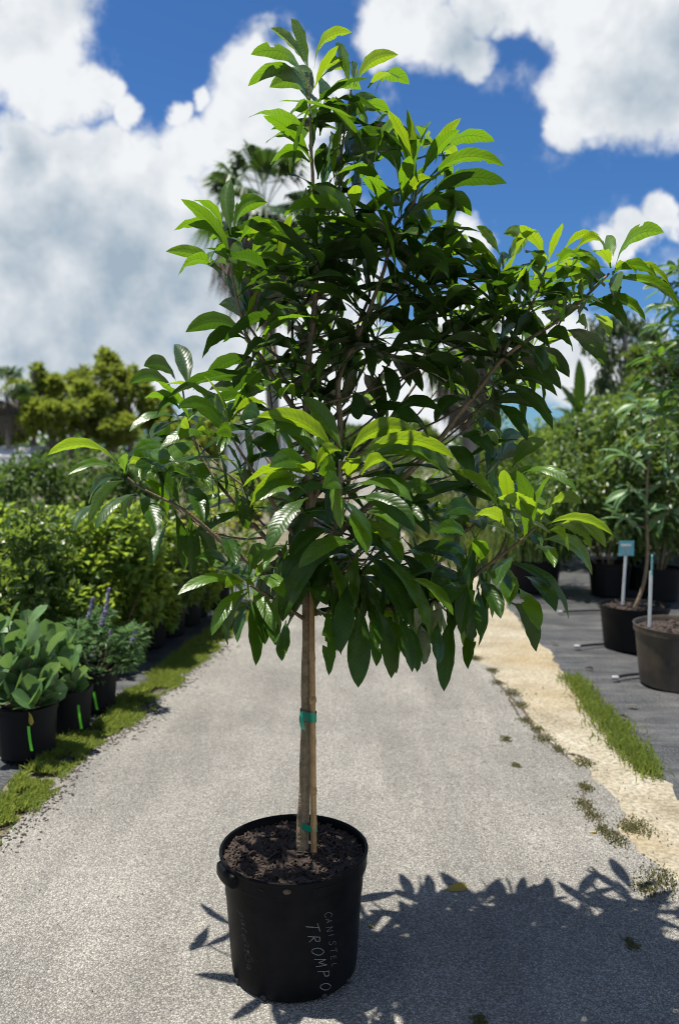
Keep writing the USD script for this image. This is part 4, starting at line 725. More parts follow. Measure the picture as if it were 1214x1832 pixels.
for u, v0, v1, g, lab in ((53, 1300, 1344, gA, 'lime green tape strip on the nearest left pot'), (142, 1262, 1304, gB, 'slanting lime green tape strip hanging beside the second left pot'), (170, 1238, 1270, gC, 'short lime green tape strip on the ribbed pot')):
    Y = g[1] - (.165 if g is gA else .15); a, b = P(u - 2, v0, Y), P(u + 4, v1, Y - .02); w = .007
    s = spline([a, (a + b) / 2 + [0, -.006, 0], b], 8); vv = np.vstack([s - [w, 0, 0], s + [w, 0, 0], s - [w, -.002, 0], s + [w, .002, 0]]); i = np.arange(7)
    tag(obj('tape_strip', (vv, np.vstack([np.stack([i, i + 1, 9 + i, 8 + i], 1), np.stack([16 + i, 24 + i, 25 + i, 17 + i], 1)])), MAT['lime_tape']), lab, 'tape', None)
# purple-flowered bush
rs = np.random.default_rng(41); t = thing('flowering_bush', 'bush with purple flower spikes and fine grey-green leaves by the grass', 'shrub', (gC[0], gC[1], 0))
c = P(178, 1150, gC[1] + .05); p, d, cl = crown_points(560, c - [0, 0, .03], (.28, .23, .21), 26, rs, .26, .35)
pp = np.repeat(p, 5, 0); fan = np.tile(np.linspace(-1, 1, 5), len(p)); side = unit(np.cross(d, [0, 0, 1])); D = np.repeat(d * [1, 1, .5] + [0, 0, .15], 5, 0) + np.repeat(side, 5, 0) * fan[:, None] * 1.1
obj('foliage', foliage(pp, D, .055 * (1.15 - .35 * abs(fan)), .0068, rs), MAT['chaste_leaf'], t, kind='stuff')
obj('stem', stems(np.array([gC[0], gC[1], .22]), cl[:10], .008, .003, rs), MAT['twig'], t, smooth=True)
for u, v, h in ((158, 1110, .15), (188, 1105, .19), (124, 1150, .08), (198, 1148, .07), (236, 1152, .11), (182, 1120, .10)):
    b = P(u, v, gC[1] - .05 + rs.uniform(-.05, .1)); ax = unit(np.array([rs.normal(.18, .15), rs.normal(0, .1), 1.0])); n = int(h * 1500)
    f = rs.random(n); a = rs.uniform(0, 6.28, n); rr = .014 * (1 - f * .75); e1 = unit(np.cross(ax, [0, 1, 0])); e2 = np.cross(ax, e1); rad = e1 * np.cos(a)[:, None] + e2 * np.sin(a)[:, None]
    obj('flower_spike', foliage(b + ax * (f * h)[:, None] + rad * (rr * rs.random(n))[:, None], rad + ax * .5, .011, .006, rs), MAT['purple_flower'], t)
# light green hedge plants in pots
hed = [(20, 1232, .40, 'mid green leafy shrub at the left edge, behind the broad-leaved plants', 900), (118, 1204, .40, 'light green leafy shrub directly behind the purple flower spikes', 925), (205, 1190, .36, 'light green shrub to the right of the purple spikes, tallest of its row', 920),
       (262, 1163, .30, 'light green shrub with its pot showing beside the grass edge', 935), (298, 1142, .28, 'mid green shrub last but one in the row before the path bends', 950), (330, 1122, .26, 'narrow light green shrub at the far right end of the row', 965)]
for k, (u, v, r, lab, top) in enumerate(hed):
    g = far_pot(u, v, .30, .27, ['black pot half hidden under the shrub at the left edge', 'black pot hidden behind the purple-flowered bush', 'black pot in deep shade right of the purple-flowered bush', 'black pot showing beside the grass under the hedge',
                                 'black pot last but one along the grass strip', 'farthest black pot of the hedge row by the grass'][k], soil=False)
    zt = P(u, top, g[1])[2]
    shrub(g, .06, zt, r * 1.08, .36, 2900, .085 if k != 2 else .10, .27, ['shrub_mid', 'hedge_light', 'hedge_light', 'hedge_light', 'shrub_mid', 'hedge_light'][k], lab, 50 + k, clumps=26, spread=.30, up=.3)
for k, (u, v, top, lab) in enumerate(((-40, 1150, 915, 'light green shrub of the second row, cut by the left picture edge'), (75, 1135, 912, 'mid green shrub of the second row, above the broad-leaved plants'), (165, 1118, 918, 'light green shrub of the second row, behind the tallest front one'), (240, 1105, 925, 'dark green shrub of the second row, nearest the path'))):
    g = G(u, v); g[2] = 0; shrub(g, .08, P(u, top, g[1])[2], .44, .38, 2300, .085, .27, ['hedge_light', 'shrub_mid', 'hedge_light', 'hedge_dark'][k], lab, 70 + k, clumps=24, spread=.3, up=.3)
g = G(392, 1085); shrub(g, .2, P(392, 872, g[1])[2], .42, .4, 1500, .07, .3, 'hedge_light', 'airy bush with yellow flowers seen through the tree, left of the trunk', 80, name='flowering_bush', clumps=20, spread=.26)
rs = np.random.default_rng(81); yb = stage.GetPrimAtPath('/World/' + 'flowering_bush_001')
p, d, _ = crown_points(90, (g[0], g[1], .95), (.42, .4, .42), 14, rs, .3); pp = np.repeat(p, 6, 0); fd = unit(rs.normal(0, 1, pp.shape)) + [0, 0, .4]
obj('flowers', foliage(pp, fd, .035, .013, rs), MAT['yellow_flower'], yb, kind='stuff')
far_pot(345, 1108, .30, .27, 'black pot at the foot of the yellow-flowered bush', soil=False)
far_pot(385, 1092, .30, .27, 'black pot under the yellow flowers, close to the path edge', soil=False)
# darker hedge behind
for k, (u, v, top, lab) in enumerate(((-30, 1000, 822, 'dark green bush at the left edge, behind the light hedge'), (50, 1005, 815, 'dark green bush behind the light hedge, second from the left edge'), (125, 1000, 822, 'dark green bush behind the light hedge, below the pines'), (190, 995, 812, 'dark green bush behind the light hedge, left of the drooping branch'), (255, 990, 818, 'dark green bush behind the long horizontal leaf'), (320, 985, 820, 'dark green bush hidden behind the low left branch'))):
    g = G(u, v); g[2] = 0; shrub(g, .1, P(u, top, g[1])[2], .50, .6, 2600, .085, .30, 'hedge_dark', lab, 90 + k, clumps=30, spread=.3, up=.2)
# ------------------------------------------------------------------ right: shrubs in pots on the weed cloth
g1 = far_pot(1252, 1246, .68, .43, 'large weathered brown-black pot at the right edge, nearest of the right row', 'old_plastic')
g2 = far_pot(1152, 1172, .57, .37, 'large black pot behind the weathered one, with a white sign post', 'far_plastic')
g3 = far_pot(1100, 1070, .48, .38, 'black pot under the drooping shrub, left of the sign post', 'far_plastic')
g4 = far_pot(1190, 1078, .50, .36, 'black pot at the right edge behind the pot with the sign', 'far_plastic')
g5 = far_pot(962, 1064, .70, .44, 'wide black pot of grassy leaves beside the limestone verge', 'far_plastic')
g6 = far_pot(1146, 1056, .46, .36, 'black pot between the two rear right pots', 'far_plastic')
def sign(u0, vtop, vbot, g, yaw, label, wpx, hpx):
    b = P(u0 - 6 if yaw < .5 else u0 - 3, vbot, g[1] - .08); tp_ = P(u0, vtop, g[1] - .08); s = F / (g[1] - CAM[1])
    t = thing('plant_sign', label, 'sign', b)
    ax = unit(tp_ - b); hw = .014; st = [box((.020, .008, np.linalg.norm(tp_ - b)))]
    R = trimesh.geometry.align_vectors([0, 0, 1], ax)[:3, :3]; v, f = st[0]; v = v @ R.T + (b + tp_) / 2
    obj('stake', (v, f), MAT['white_post'], t)
    v, f = box((wpx / s, .006, hpx / s), (0, 0, 0), yaw); cpos = tp_ + [0, -.012, hpx / s * .35]
    obj('panel', (v + cpos, f), MAT['sign_face'], t)
    # small print: a pale picture block and grey text lines, too small to read
    for q, (lx, lz, lw, lh) in enumerate(((-.05, .22, .7, .16), (-.05, -.02, .55, .07), (-.05, -.18, .62, .06), (-.05, -.32, .45, .06))):
        v, f = box((wpx / s * lw, .003, hpx / s * lh), (0, 0, 0)); v = v + [wpx / s * lx, -.0045, hpx / s * lz]; c_, s_ = math.cos(yaw), math.sin(yaw)
        v = np.c_[v[:, 0] * c_ - v[:, 1] * s_, v[:, 0] * s_ + v[:, 1] * c_, v[:, 2]]
        obj('print_block', (v + cpos, f), MAT['white_post' if q == 0 else 'grey_trim'], t)
sign(1119, 990, 1082, g2, .08, 'small teal sign facing us on a leaning white stake in the black pot', 27, 27)
sign(1164, 1022, 1122, g1, 1.25, 'pale sign turned edge-on on a white stake in the weathered pot', 30, 34)
shrub(g3, .42, P(0, 735, g3[1])[2], .62, .6, 2600, .13, .20, 'shrub_mid', 'tall airy shrub with drooping leaves behind the teal sign', 110, clumps=30, spread=.30, up=-.25, droop=.3)
shrub(g6, .5, P(0, 760, g6[1])[2], .55, .6, 2200, .13, .20, 'shrub_mid', 'tall shrub in the gap between the two rear right pots', 111, clumps=26, spread=.30, up=-.2, droop=.3)
shrub(g4, .45, P(0, 745, g4[1])[2], .60, .6, 2400, .13, .20, 'shrub_mid', 'tall shrub cut by the right edge, behind the thin brown trunk', 112, clumps=28, spread=.30, up=-.25, droop=.3)
for k, (u, v, top, r, lab) in enumerate(((1010, 1010, 760, .75, 'bushy green shrub behind the grassy pot'), (1075, 1005, 720, .85, 'tall green shrub behind the drooping one, under the banana leaf'), (1150, 1000, 700, .9, 'tall green shrub of the far right row, under the hanging tree'), (1230, 1000, 690, .9, 'tall green shrub of the far right row at the picture edge'))):
    g = G(u, v); g[2] = 0; shrub(g, .15, P(u, top, g[1])[2], r, .8, 3000, .13, .24, 'shrub_mid' if k % 2 else 'hedge_dark', lab, 120 + k, clumps=32, spread=.3, up=0., droop=.2)
# the thin tree in the pot with the sign: pale long leaves
def branchy(g, z0, trunk_px, tips, label, seed, mat, L, ratio, per, name, cat='tree', r0=.016):
    """A small tree: trunk, branches and a rosette of long leaves at each branch tip."""
    rs = np.random.default_rng(seed); t = thing(name, label, cat, (g[0], g[1], 0)); Y = g[1]
    q = spline([np.array([g[0], g[1], z0])] + [P(u, v, Y + dy) for u, v, dy in trunk_px], 24); obj('trunk', tube(q, np.linspace(r0, r0 * .45, 24), 8), MAT['bark'], t, smooth=True)
    for (u, v, dy) in tips:
        e = P(u, v, Y + dy); k = np.argmin(np.linalg.norm(q - e, axis=1) + .4 * np.maximum(0, q[:, 2] - e[2] + .15)); s = spline([q[k], (q[k] + e) / 2 + [0, 0, -.03], e], 8)
        obj('branch', tube(s, np.linspace(.007, .003, 8), 5), MAT['twig'], t, smooth=True)
        n = per; a = np.arange(n) * 2.4 + rs.uniform(0, 6); el = rs.normal(-.05, .4, n); c = s[-1] - (s[-1] - s[-3]) * rs.random(n)[:, None]
        D = np.stack([np.cos(a) * np.cos(el), np.sin(a) * np.cos(el), np.sin(el)], 1)
        for i in range(n):
            l = L * rs.uniform(.75, 1.15); tip = c[i] + D[i] * l - [0, 0, .15 * l]
            v_, f_, uv = leaf_mesh(c[i], tip, .09, abs(rs.normal(0, .4)) % .9, 1, rs, ratio, 7); obj('leaf', (v_, f_), MAT[mat], t, smooth=True, uv=uv)
branchy(g2, .34, [(1157, 1000, 0), (1156, 900, 0), (1160, 820, 0), (1165, 750, 0)], [(1120, 810, -.1), (1190, 800, -.15), (1150, 770, .1), (1205, 850, .1), (1125, 870, .15), (1180, 740, 0), (1215, 770, -.2), (1140, 720, .1), (1200, 910, -.1), (1110, 920, .1)],
        'slender tree with long pale leaves growing in the pot with the teal sign', 130, 'grey_leaf', .23, .15, 9, 'slender_tree')
branchy(g1, .39, [(1240, 1050, 0), (1243, 900, .0), (1240, 760, .05), (1232, 640, .05), (1222, 540, .05)], [(1165, 635, 0), (1195, 575, -.1), (1200, 505, .05), (1180, 690, .1), (1210, 640, .15), (1215, 720, -.1), (1190, 540, .2), (1225, 480, 0), (1235, 600, -.3), (1260, 560, .1), (1275, 680, .1), (1250, 740, -.2), (1150, 668, .2), (1172, 610, .25), (1205, 690, -.15), (1185, 740, .15), (1205, 540, -.2), (1212, 465, .1)],
        'tree with whorled leaves leaning in from the right edge, in the weathered pot', 131, 'leaf_mature', .19, .16, 12, 'leaning_tree')
# grassy plant in the wide pot
rs = np.random.default_rng(140); t = thing('grassy_plant', 'dense plant of thin arching leaves in the wide black pot', 'plant', (g5[0], g5[1], 0)); n = 1500
a = rs.uniform(0, 6.28, n); b = np.stack([g5[0] + .2 * rs.normal(0, 1, n), g5[1] + .2 * rs.normal(0, 1, n), np.full(n, .4)], 1); ln = rs.uniform(.5, 1.25, n); out = rs.uniform(.15, .75, n)
k = 6; tt = np.linspace(0, 1, k); q = b[:, None] + np.stack([np.cos(a)[:, None] * (out * ln)[:, None] * tt ** 1.6, np.sin(a)[:, None] * (out * ln)[:, None] * tt ** 1.6, ln[:, None] * (tt - .42 * tt ** 3)], -1)
w = (.006 * (1 - tt) ** .6 + .0008)[None, :, None]; s = np.stack([-np.sin(a), np.cos(a), 0 * a], -1)[:, None] * w; V = np.stack([q - s, q + s], 2).reshape(-1, 3)
i, j = np.meshgrid(np.arange(n), np.arange(k - 1), indexing='ij'); o = i * 2 * k + 2 * j; Fq = np.stack([o, o + 1, o + 3, o + 2], -1).reshape(-1, 4)
obj('blades', (V, Fq), MAT['shrub_mid'], t, kind='stuff')
# ------------------------------------------------------------------ far plants and buildings
def fan_palm(u, vbase, vtop, d, label, seed, R, nf, skirt, lean=0.0):
    rs = np.random.default_rng(seed); top = P(u, vtop, d); base = np.array([top[0] + lean, top[1], 0.0]); t = thing('fan_palm', label, 'palm tree', base)
    q = spline([base, (base + top) / 2 + [lean * .1, 0, 0], top], 30); rr = np.linspace(.17, .13, 30) * (1 + .05 * np.sin(np.arange(30) * 2.1)); obj('trunk', tube(q, rr, 12), MAT['palm_trunk'], t, smooth=True)
    def fronds(n, elr, L, blade, mat, name, curl, i0=0):
        parts = []
        for i in range(n):
            a, el = (i + i0) * 2.399 + rs.uniform(-.3, .3), rs.uniform(*elr); D = np.array([math.cos(a) * math.cos(el), math.sin(a) * math.cos(el), math.sin(el)]); pl = L * rs.uniform(.8, 1.1)
            h = top + D * pl; S = unit(np.cross(D, [0, 0, 1.0])); parts.append(tube(np.array([top, top + D * pl * .5 + [0, 0, .04], h]), .012, 4))
            m = 26; fa = np.linspace(-1.35, 1.35, m) + rs.normal(0, .03, m); dd = D * np.cos(fa)[:, None] + S * np.sin(fa)[:, None]
            bl = blade * rs.uniform(.8, 1.1) * (1 - .3 * abs(fa) / 1.35); mid = h + dd * (bl * .55)[:, None]; tip = h + dd * (bl * .9)[:, None] - np.array([0, 0, 1]) * (bl * curl * rs.uniform(.5, 1.3, m))[:, None]
            sw = unit(np.cross(dd, np.array([0, 0, 1.0]) + .01)) * .045; o = np.arange(m) * 5
            V = np.stack([h + 0 * dd, mid - sw, mid + sw, tip, mid], 1).reshape(-1, 3); parts.append((V, np.vstack([np.stack([o, o + 2, o + 1], 1), np.stack([o + 1, o + 2, o + 3], 1)])))
        obj(name, parts, MAT[mat], t)
    for i in range(nf): fronds(1, (-.35, 1.2), R * .55, R * .62, 'palm_leaf', 'frond', .4, i)
    rs = np.random.default_rng(seed + 1); fronds(skirt, (-1.35, -.35), R * .45, R * .62, 'dead_palm', 'dead_skirt', .75)
    top = top - [0, 0, .45]; fronds(skirt // 2, (-1.45, -.7), R * .45, R * .6, 'dead_palm', 'dead_skirt', .8)
fan_palm(472, 1000, 380, 17.0, 'tall fan palm with a grey dead-leaf skirt, behind the crown on the left', 150, 1.75, 26, 44, .25)
fan_palm(836, 1000, 625, 15.0, 'shorter fan palm with a tan dead skirt, behind the right main branch', 151, 1.1, 20, 30, .1)
fan_palm(12, 900, 700, 50.0, 'distant dark palm at the left picture edge', 152, 2.2, 20, 14)
def far_tree(u, vtop, d, wpx, label, seed, mat='pine', name='pine_tree', n=2600, L=.34, trunk=.16, zb=.45, clumps=16, spread=.28, multi=1):
    rs = np.random.default_rng(seed); top = P(u, vtop, d); r = wpx / 2 / F * (d - CAM[1]); h = top[2]; b = np.array([top[0], d, 0.0]); t = thing(name, label, 'tree', b)
    c = np.array([top[0], d, h * (1 + zb) / 2]); p, dd, cl = crown_points(n, c, (r, r, h * (1 - zb) / 2), clumps, rs, spread, .35)
    m = 3; pp = np.repeat(p, m, 0); D = np.repeat(dd, m, 0) + rs.normal(0, .6, (n * m, 3)) + [0, 0, .3]; obj('crown', foliage(pp, D, L * rs.uniform(.6, 1.2, n * m), L * .17, rs), MAT[mat], t, kind='stuff')
    for k in range(multi):
        o = np.array([rs.normal(0, r * .3), rs.normal(0, .3), 0]) if k else np.zeros(3); q = spline([b + o, b + o * .8 + [rs.normal(0, .15), 0, h * .5], [c[0], d, h * .9]], 16); obj('trunk', tube(q, np.linspace(trunk, trunk * .35, 16), 8), MAT['far_bark'], t, smooth=True)
    obj('branches', [tube(np.array([q[int(4 + 10 * rs.random())], e]), [trunk * .3, trunk * .1], 5) for e in cl], MAT['far_bark'], t, smooth=True)
for k, (u, vt, d, w, lab) in enumerate(((-15, 735, 52, 100, 'low pine at the left picture edge, below the palm'), (58, 645, 55, 80, 'slim pine with a pointed top, left of the group'), (95, 715, 50, 100, 'low yellowish pine in front of the slim one'), (120, 650, 60, 90, 'pine of middle height, left of the group centre'), (150, 690, 52, 100, 'low yellow-green pine, centre front of the group'), (190, 632, 58, 90, 'tallest round-topped pine, right of the group centre'),
                                        (232, 655, 60, 80, 'pine at the right end of the group'), (205, 735, 52, 80, 'low pine in front of the tallest one'), (278, 700, 62, 80, 'thin pine behind the left branch tips'))):
    far_tree(u, vt, d, w, lab, 160 + k, trunk=.24, n=800, L=.55, clumps=17, spread=.24)
for k, (u, vt, d, w, mt, nm, lab) in enumerate(((330, 728, 58, 90, 'pine', 'pine_tree', 'pine partly hidden by the left middle branch'), (392, 742, 56, 110, 'pine', 'pine_tree', 'pine seen between the left branches, right of the group'), (455, 735, 60, 110, 'hedge_dark', 'broad_tree', 'round green tree behind the white shed'), (640, 762, 62, 120, 'hedge_dark', 'broad_tree', 'small distant tree at the end of the path'), (735, 755, 60, 120, 'shrub_mid', 'broad_tree', 'distant tree right of the end of the path'))):
    far_tree(u, vt, d, w, lab, 300 + k, mt, nm, n=900, L=.5, clumps=16, trunk=.2, zb=.3)
far_tree(300, 790, 30, 120, 'pale bushy tree behind the left middle branch', 175, 'hedge_light', 'bushy_tree', 1500, .3, .1, .2)
# the gum tree with hanging clumps, far right
rs = np.random.default_rng(180); d = 22.0; b = P(1118, 760, d); b[2] = 0; t = thing('gum_tree', 'pale-trunked tree with drooping leaf clumps, behind the right shrubs', 'tree', b)
tp_ = spline([b, P(1116, 760, d), P(1120, 660, d), P(1113, 590, d)], 24); obj('trunk', tube(tp_, np.linspace(.16, .07, 24), 9), MAT['palm_trunk'], t, smooth=True)
cl, ps, ds = [], [], []
for u, v, du, dv in ((1075, 590, 26, 26), (1135, 585, 26, 26), (1165, 600, 16, 20), (1105, 580, 22, 18), (1090, 640, 18, 30), (1140, 640, 15, 30), (1080, 680, 14, 26), (1105, 700, 14, 30), (1125, 690, 13, 26), (1150, 655, 11, 20), (1060, 610, 14, 16)):
    e = P(u, v, d + rs.uniform(-.8, .8)); cl.append(e); s = (d - CAM[1]) / F; n = 190; g_ = rs.normal(0, .5, (n, 3)) * [du * s, .5, dv * s]; ps.append(e + g_); ds.append(rs.normal(0, .5, (n, 3)) + [0, 0, -1.0])
obj('crown', foliage(np.vstack(ps), np.vstack(ds), .26, .035, rs), MAT['gum_leaf'], t, kind='stuff')
obj('branches', [tube(np.array([tp_[int(10 + 13 * rs.random())], e]), [.05, .015], 5) for e in cl], MAT['palm_trunk'], t, smooth=True)
far_tree(1178, 600, 19, 120, 'tall loose tree at the right, between the gum tree and the picture edge', 330, 'shrub_mid', 'loose_tree', n=700, L=.24, trunk=.07, zb=.35, clumps=20, spread=.2)
far_tree(1040, 700, 21, 110, 'loose tree rising behind the banana plant', 331, 'shrub_mid', 'loose_tree', n=700, L=.24, trunk=.07, zb=.3, clumps=18, spread=.22)
# banana
d = 15.0; b = P(1035, 800, d); b[2] = 0; t = thing('banana_plant', 'banana plant with one upright dark leaf, behind the right shrubs', 'plant', b); top = P(1035, 760, d)
obj('stem', tube(spline([b, top], 10), np.linspace(.13, .08, 10), 10), MAT['hedge_dark'], t, smooth=True)
rs = np.random.default_rng(185)
for u, v, bw, o in ((1035, 645, .02, .9), (1092, 712, .12, .6), (985, 730, .12, .6), (1075, 770, .16, .5), (1000, 690, .1, .7), (1060, 700, .1, .6)):
    v_, f_, uv = leaf_mesh(top, P(u, v, d + rs.uniform(-.4, .4)), bw, o, 1, rs, .10); obj('leaf', (v_, f_), MAT['leaf_old'], t, smooth=True, uv=uv)
# big green trees closing the view on the right, and the mid-distance bushes
for k, (u, vt, d, w, lab) in enumerate(((1060, 745, 24, 200, 'broad green tree behind the banana'), (1160, 690, 22, 220, 'broad green tree under the drooping clumps'), (1250, 670, 20, 220, 'broad green tree at the right edge'), (960, 775, 26, 160, 'broad green tree behind the grassy plant'), (880, 790, 30, 130, 'low green tree behind the shorter palm trunk'))):
    far_tree(u, vt, d, w, lab, 190 + k, 'hedge_dark' if k % 2 else 'shrub_mid', 'broad_tree', 2400, .24, .1, .05, 26, .32)
for k, (u, v, top, r, mat, lab) in enumerate(((905, 940, 740, .9, 'hedge_light', 'leafy bush behind the tree, left of the grassy pot'), (820, 925, 790, 1.0, 'shrub_mid', 'low bush beyond the end of the verge'), (690, 890, 780, 1.3, 'hedge_dark', 'dark bush closing the path, seen behind the trunk'), (450, 940, 850, .7, 'hedge_light', 'light bush in front of the white shed'))):
    g = G(u, v); g[2] = 0; shrub(g, .05, P(u, top, g[1])[2], r, .8, 1600, .16, .22, mat, lab, 200 + k, clumps=20)
def grass_clump(u, v, h, n, rad, label, seed, mat='grass_blade'):
    rs = np.random.default_rng(seed); g = G(u, v); a = rs.uniform(0, 6.28, n); b = np.stack([g[0] + rad * rs.normal(0, .5, n), g[1] + rad * rs.normal(0, .5, n), 0 * a], 1); ln = h * rs.uniform(.5, 1.1, n); o = rs.uniform(.1, .5, n)
    tip = b + np.stack([np.cos(a) * o * ln, np.sin(a) * o * ln, ln * .9], 1); D = tip - b
    t = obj('grass_clump', foliage(b, D, np.linalg.norm(D, axis=1), .007, rs), MAT[mat]); tag(t, label, 'grass', None, 'stuff')
grass_clump(800, 985, 1.0, 700, .5, 'tall yellow-green grass clump at the verge end, behind the crown', 210)
grass_clump(860, 1010, .5, 900, .7, 'low weedy grass beside the wide pot', 211)
grass_clump(740, 945, .8, 600, .8, 'far grass clump on the right of the path', 212)
# white shed
d = 22.0; x0, x1 = P(405, 800, d)[0], P(535, 800, d)[0]; ht = P(480, 775, d)[2]; t = thing('shed', 'white panelled shed behind the tree, left of the trunk', 'shed', ((x0 + x1) / 2, d, 0)); n = 5
for k in range(n):
    w = (x1 - x0) / n; obj('wall_panel', box((w - .03, .06, ht - .1), (x0 + w * (k + .5), d, .1 + (ht - .1) / 2)), MAT['white_wall'], t)
for k in range(n + 1): obj('post', box((.07, .09, ht), (x0 + (x1 - x0) * k / n, d + .006, ht / 2)), MAT['grey_trim'], t)
for xx in (x0, x1): obj('side_wall', box((.06, 2.4, ht - .1), (xx, d + 1.28, .1 + (ht - .1) / 2)), MAT['white_wall'], t)
obj('roof', box((x1 - x0 + .3, 2.9, .10), ((x0 + x1) / 2, d + 1.2, ht + .055)), MAT['roof_metal'], t)
d = 48.0; x1 = P(52, 800, d)[0]; ht = P(0, 812, d)[2]; t = thing('greenhouse', 'low pale greenhouse at the far left, below the pines', 'greenhouse', (x1 - 5, d, 0))
obj('wall', box((10, 6, ht * .9), (x1 - 5, d + 3, ht * .45)), MAT['white_wall'], t); obj('roof', (np.array([[x1 - 10.2, d - .2, ht * .905], [x1 + .2, d - .2, ht * .905], [x1 + .2, d + 3, ht + .5], [x1 - 10.2, d + 3, ht + .5], [x1 + .2, d + 6.2, ht * .905], [x1 - 10.2, d + 6.2, ht * .905]]), np.array([[0, 1, 2, 3], [3, 2, 4, 5]])), MAT['white_wall'], t)
# far belt of trees on the horizon
rs = np.random.default_rng(220); n = 9000; x = rs.uniform(-75, 75, n); hmax = 2.0 + 1.8 * meshkit.fbm(np.c_[x * .12, 0 * x, 0 * x], 4, 3); z = hmax * rs.random(n) ** .6; c = np.stack([x, 74 + rs.normal(0, 2.5, n), z], 1)
tag(obj('far_trees', foliage(c, rs.normal(0, 1, (n, 3)) + [0, 0, .5], .8, .26, rs), MAT['hedge_dark']), 'far belt of green trees along the horizon', 'trees', None, 'stuff')
n = 7000; x = rs.uniform(-26, -2.5, n); y = rs.uniform(16, 44, n); hm = .35 + .9 * meshkit.fbm(np.c_[x * .5, y * .5, 0 * x], 3, 4); c = np.stack([x, y, hm * rs.random(n)], 1)
tag(obj('undergrowth', foliage(c, rs.normal(0, 1, (n, 3)) + [0, 0, .6], .28, .07, rs), MAT['shrub_mid']), 'low green undergrowth in front of the distant pines', 'undergrowth', None, 'stuff')
# ------------------------------------------------------------------ grass strips, weeds in the cracks, small litter
def blades(x, y, z, h, rs, w=.0022, lean=.5):
    n = len(x); a = rs.uniform(0, 6.28, n); b = np.stack([x, y, np.full(n, z)], 1); D = np.stack([np.cos(a) * lean * rs.random(n), np.sin(a) * lean * rs.random(n), np.ones(n)], 1)
    return foliage(b, D, h, w, rs, nrm=np.array([0, -1.0, .2]), droop=.25)
rs = np.random.default_rng(230); out = []
lo = asp_L; s_ = lo[(lo[:, 1] > -1.6) & (lo[:, 1] < 7)]
n = 62000; y = -.9 + 7.2 * rs.random(n) ** 1.35; x0 = np.interp(y, s_[:, 1], s_[:, 0]); wd = .23 + .16 * (meshkit.fbm(np.c_[y * 1.5, 0 * y, 0 * y], 3, 5) - .5); f = rs.random(n) ** .9; x = x0 + .03 - f * wd + rs.normal(0, .015, n)
dens = meshkit.fbm(np.c_[x * 9, y * 9, 0 * x], 3, 6); keep = dens > .48 - .12 * f; x, y, f = x[keep], y[keep], f[keep]
tag(obj('grass_strip', blades(x, y, -.004, rs.uniform(.018, .055, len(x)) * (.6 + .7 * f), rs, .003, 1.5), MAT['grass_blade']), 'bright strip of short grass along the left edge of the path', 'grass', None, 'stuff')
gl = np.linspace(-1.4, 7, 150); xl = np.interp(gl, s_[:, 1], s_[:, 0])
out = []
for px, n, h, r in (((1030, 1225), 380, .075, .06), ((1048, 1248), 300, .08, .05), ((1070, 1277), 480, .08, .06), ((1095, 1305), 520, .08, .065), ((1118, 1335), 420, .075, .06), ((1140, 1360), 420, .08, .055), ((1155, 1380), 200, .07, .04)):
    g = G(*px); out.append(blades(g[0] + rs.normal(0, r, n) * .8, g[1] + rs.normal(0, r * 1.8, n), -.004, rs.uniform(.4, 1, n) * h, rs, .003, .8))
tag(obj('grass_strip', out, MAT['grass_blade']), 'ragged line of green grass between the limestone and the weed cloth', 'grass', None, 'stuff')
out = []
for u, v, r in ((850, 1178, .07), (880, 1200, .06), (890, 1222, .06), (915, 1240, .08), (930, 1262, .07), (940, 1290, .06), (960, 1305, .06), (972, 1322, .08), (905, 1324, .04), (1000, 1342, .05), (1045, 1365, .07), (1048, 1410, .05), (1044, 1440, .06), (1060, 1460, .06), (1080, 1485, .05), (1100, 1500, .07), (1140, 1478, .09), (1125, 1482, .05), (1185, 1575, .09), (1155, 1590, .06), (1128, 1690, .03), (858, 1828, .03), (922, 1370, .03)):
    g = G(u, v); n = int(3400 * r); x, y = g[0] + rs.normal(0, r * .38, n), g[1] + rs.normal(0, r * .6, n); out.append(blades(x, y, 0.0, rs.uniform(.005, .016, n), rs, .0035, 2.6))
tag(obj('crack_weeds', out, MAT['moss']), 'small mossy weeds growing from the crack along the right path edge', 'weeds', None, 'stuff')
# loose aggregate on and beside the path
n = 1500; y = rs.uniform(-1.3, 3.2, n); side = rs.random(n); xl, xr = np.interp(y, asp_L[:, 1], asp_L[:, 0]), np.interp(y, asp_R[:, 1], asp_R[:, 0])
x = np.where(side < .3, xl + rs.exponential(.10, n), np.where(side < .8, xr - .25 + rs.normal(0, .22, n), rs.uniform(xl, xr))); ic = trimesh.creation.icosphere(1); iv, jf = np.array(ic.vertices), np.array(ic.faces)
sz = rs.uniform(.002, .0048, n); V = iv[None] * (sz[:, None, None] * rs.uniform(.6, 1.3, (n, 1, 3))) + rs.normal(0, .0008, (n, len(iv), 3)); V += np.stack([x, y, sz * .35], 1)[:, None]
tag(obj('loose_gravel', (V.reshape(-1, 3), (jf[None] + len(iv) * np.arange(n)[:, None, None]).reshape(-1, 3)), MAT['stone_chip']), 'loose pale grit scattered on the path and its edges', 'gravel', None, 'stuff')
n = 1500; y = rs.uniform(-1.0, 4.5, n); x = np.interp(y, asp_L[:, 1], asp_L[:, 0]) + rs.normal(.01, .035, n) + .05 * rs.exponential(.6, n); b = trimesh.creation.box((1, 1, 1)); bv, bf = np.array(b.vertices), np.array(b.faces)
V = bv[None] * np.stack([rs.uniform(.006, .02, n), rs.uniform(.003, .008, n), rs.uniform(.002, .004, n)], 1)[:, None]; a = rs.uniform(0, 6.28, n); c, s_ = np.cos(a)[:, None], np.sin(a)[:, None]
V = np.stack([V[..., 0] * c - V[..., 1] * s_, V[..., 0] * s_ + V[..., 1] * c, V[..., 2]], -1) + np.stack([x, y, np.full(n, .002)], 1)[:, None]
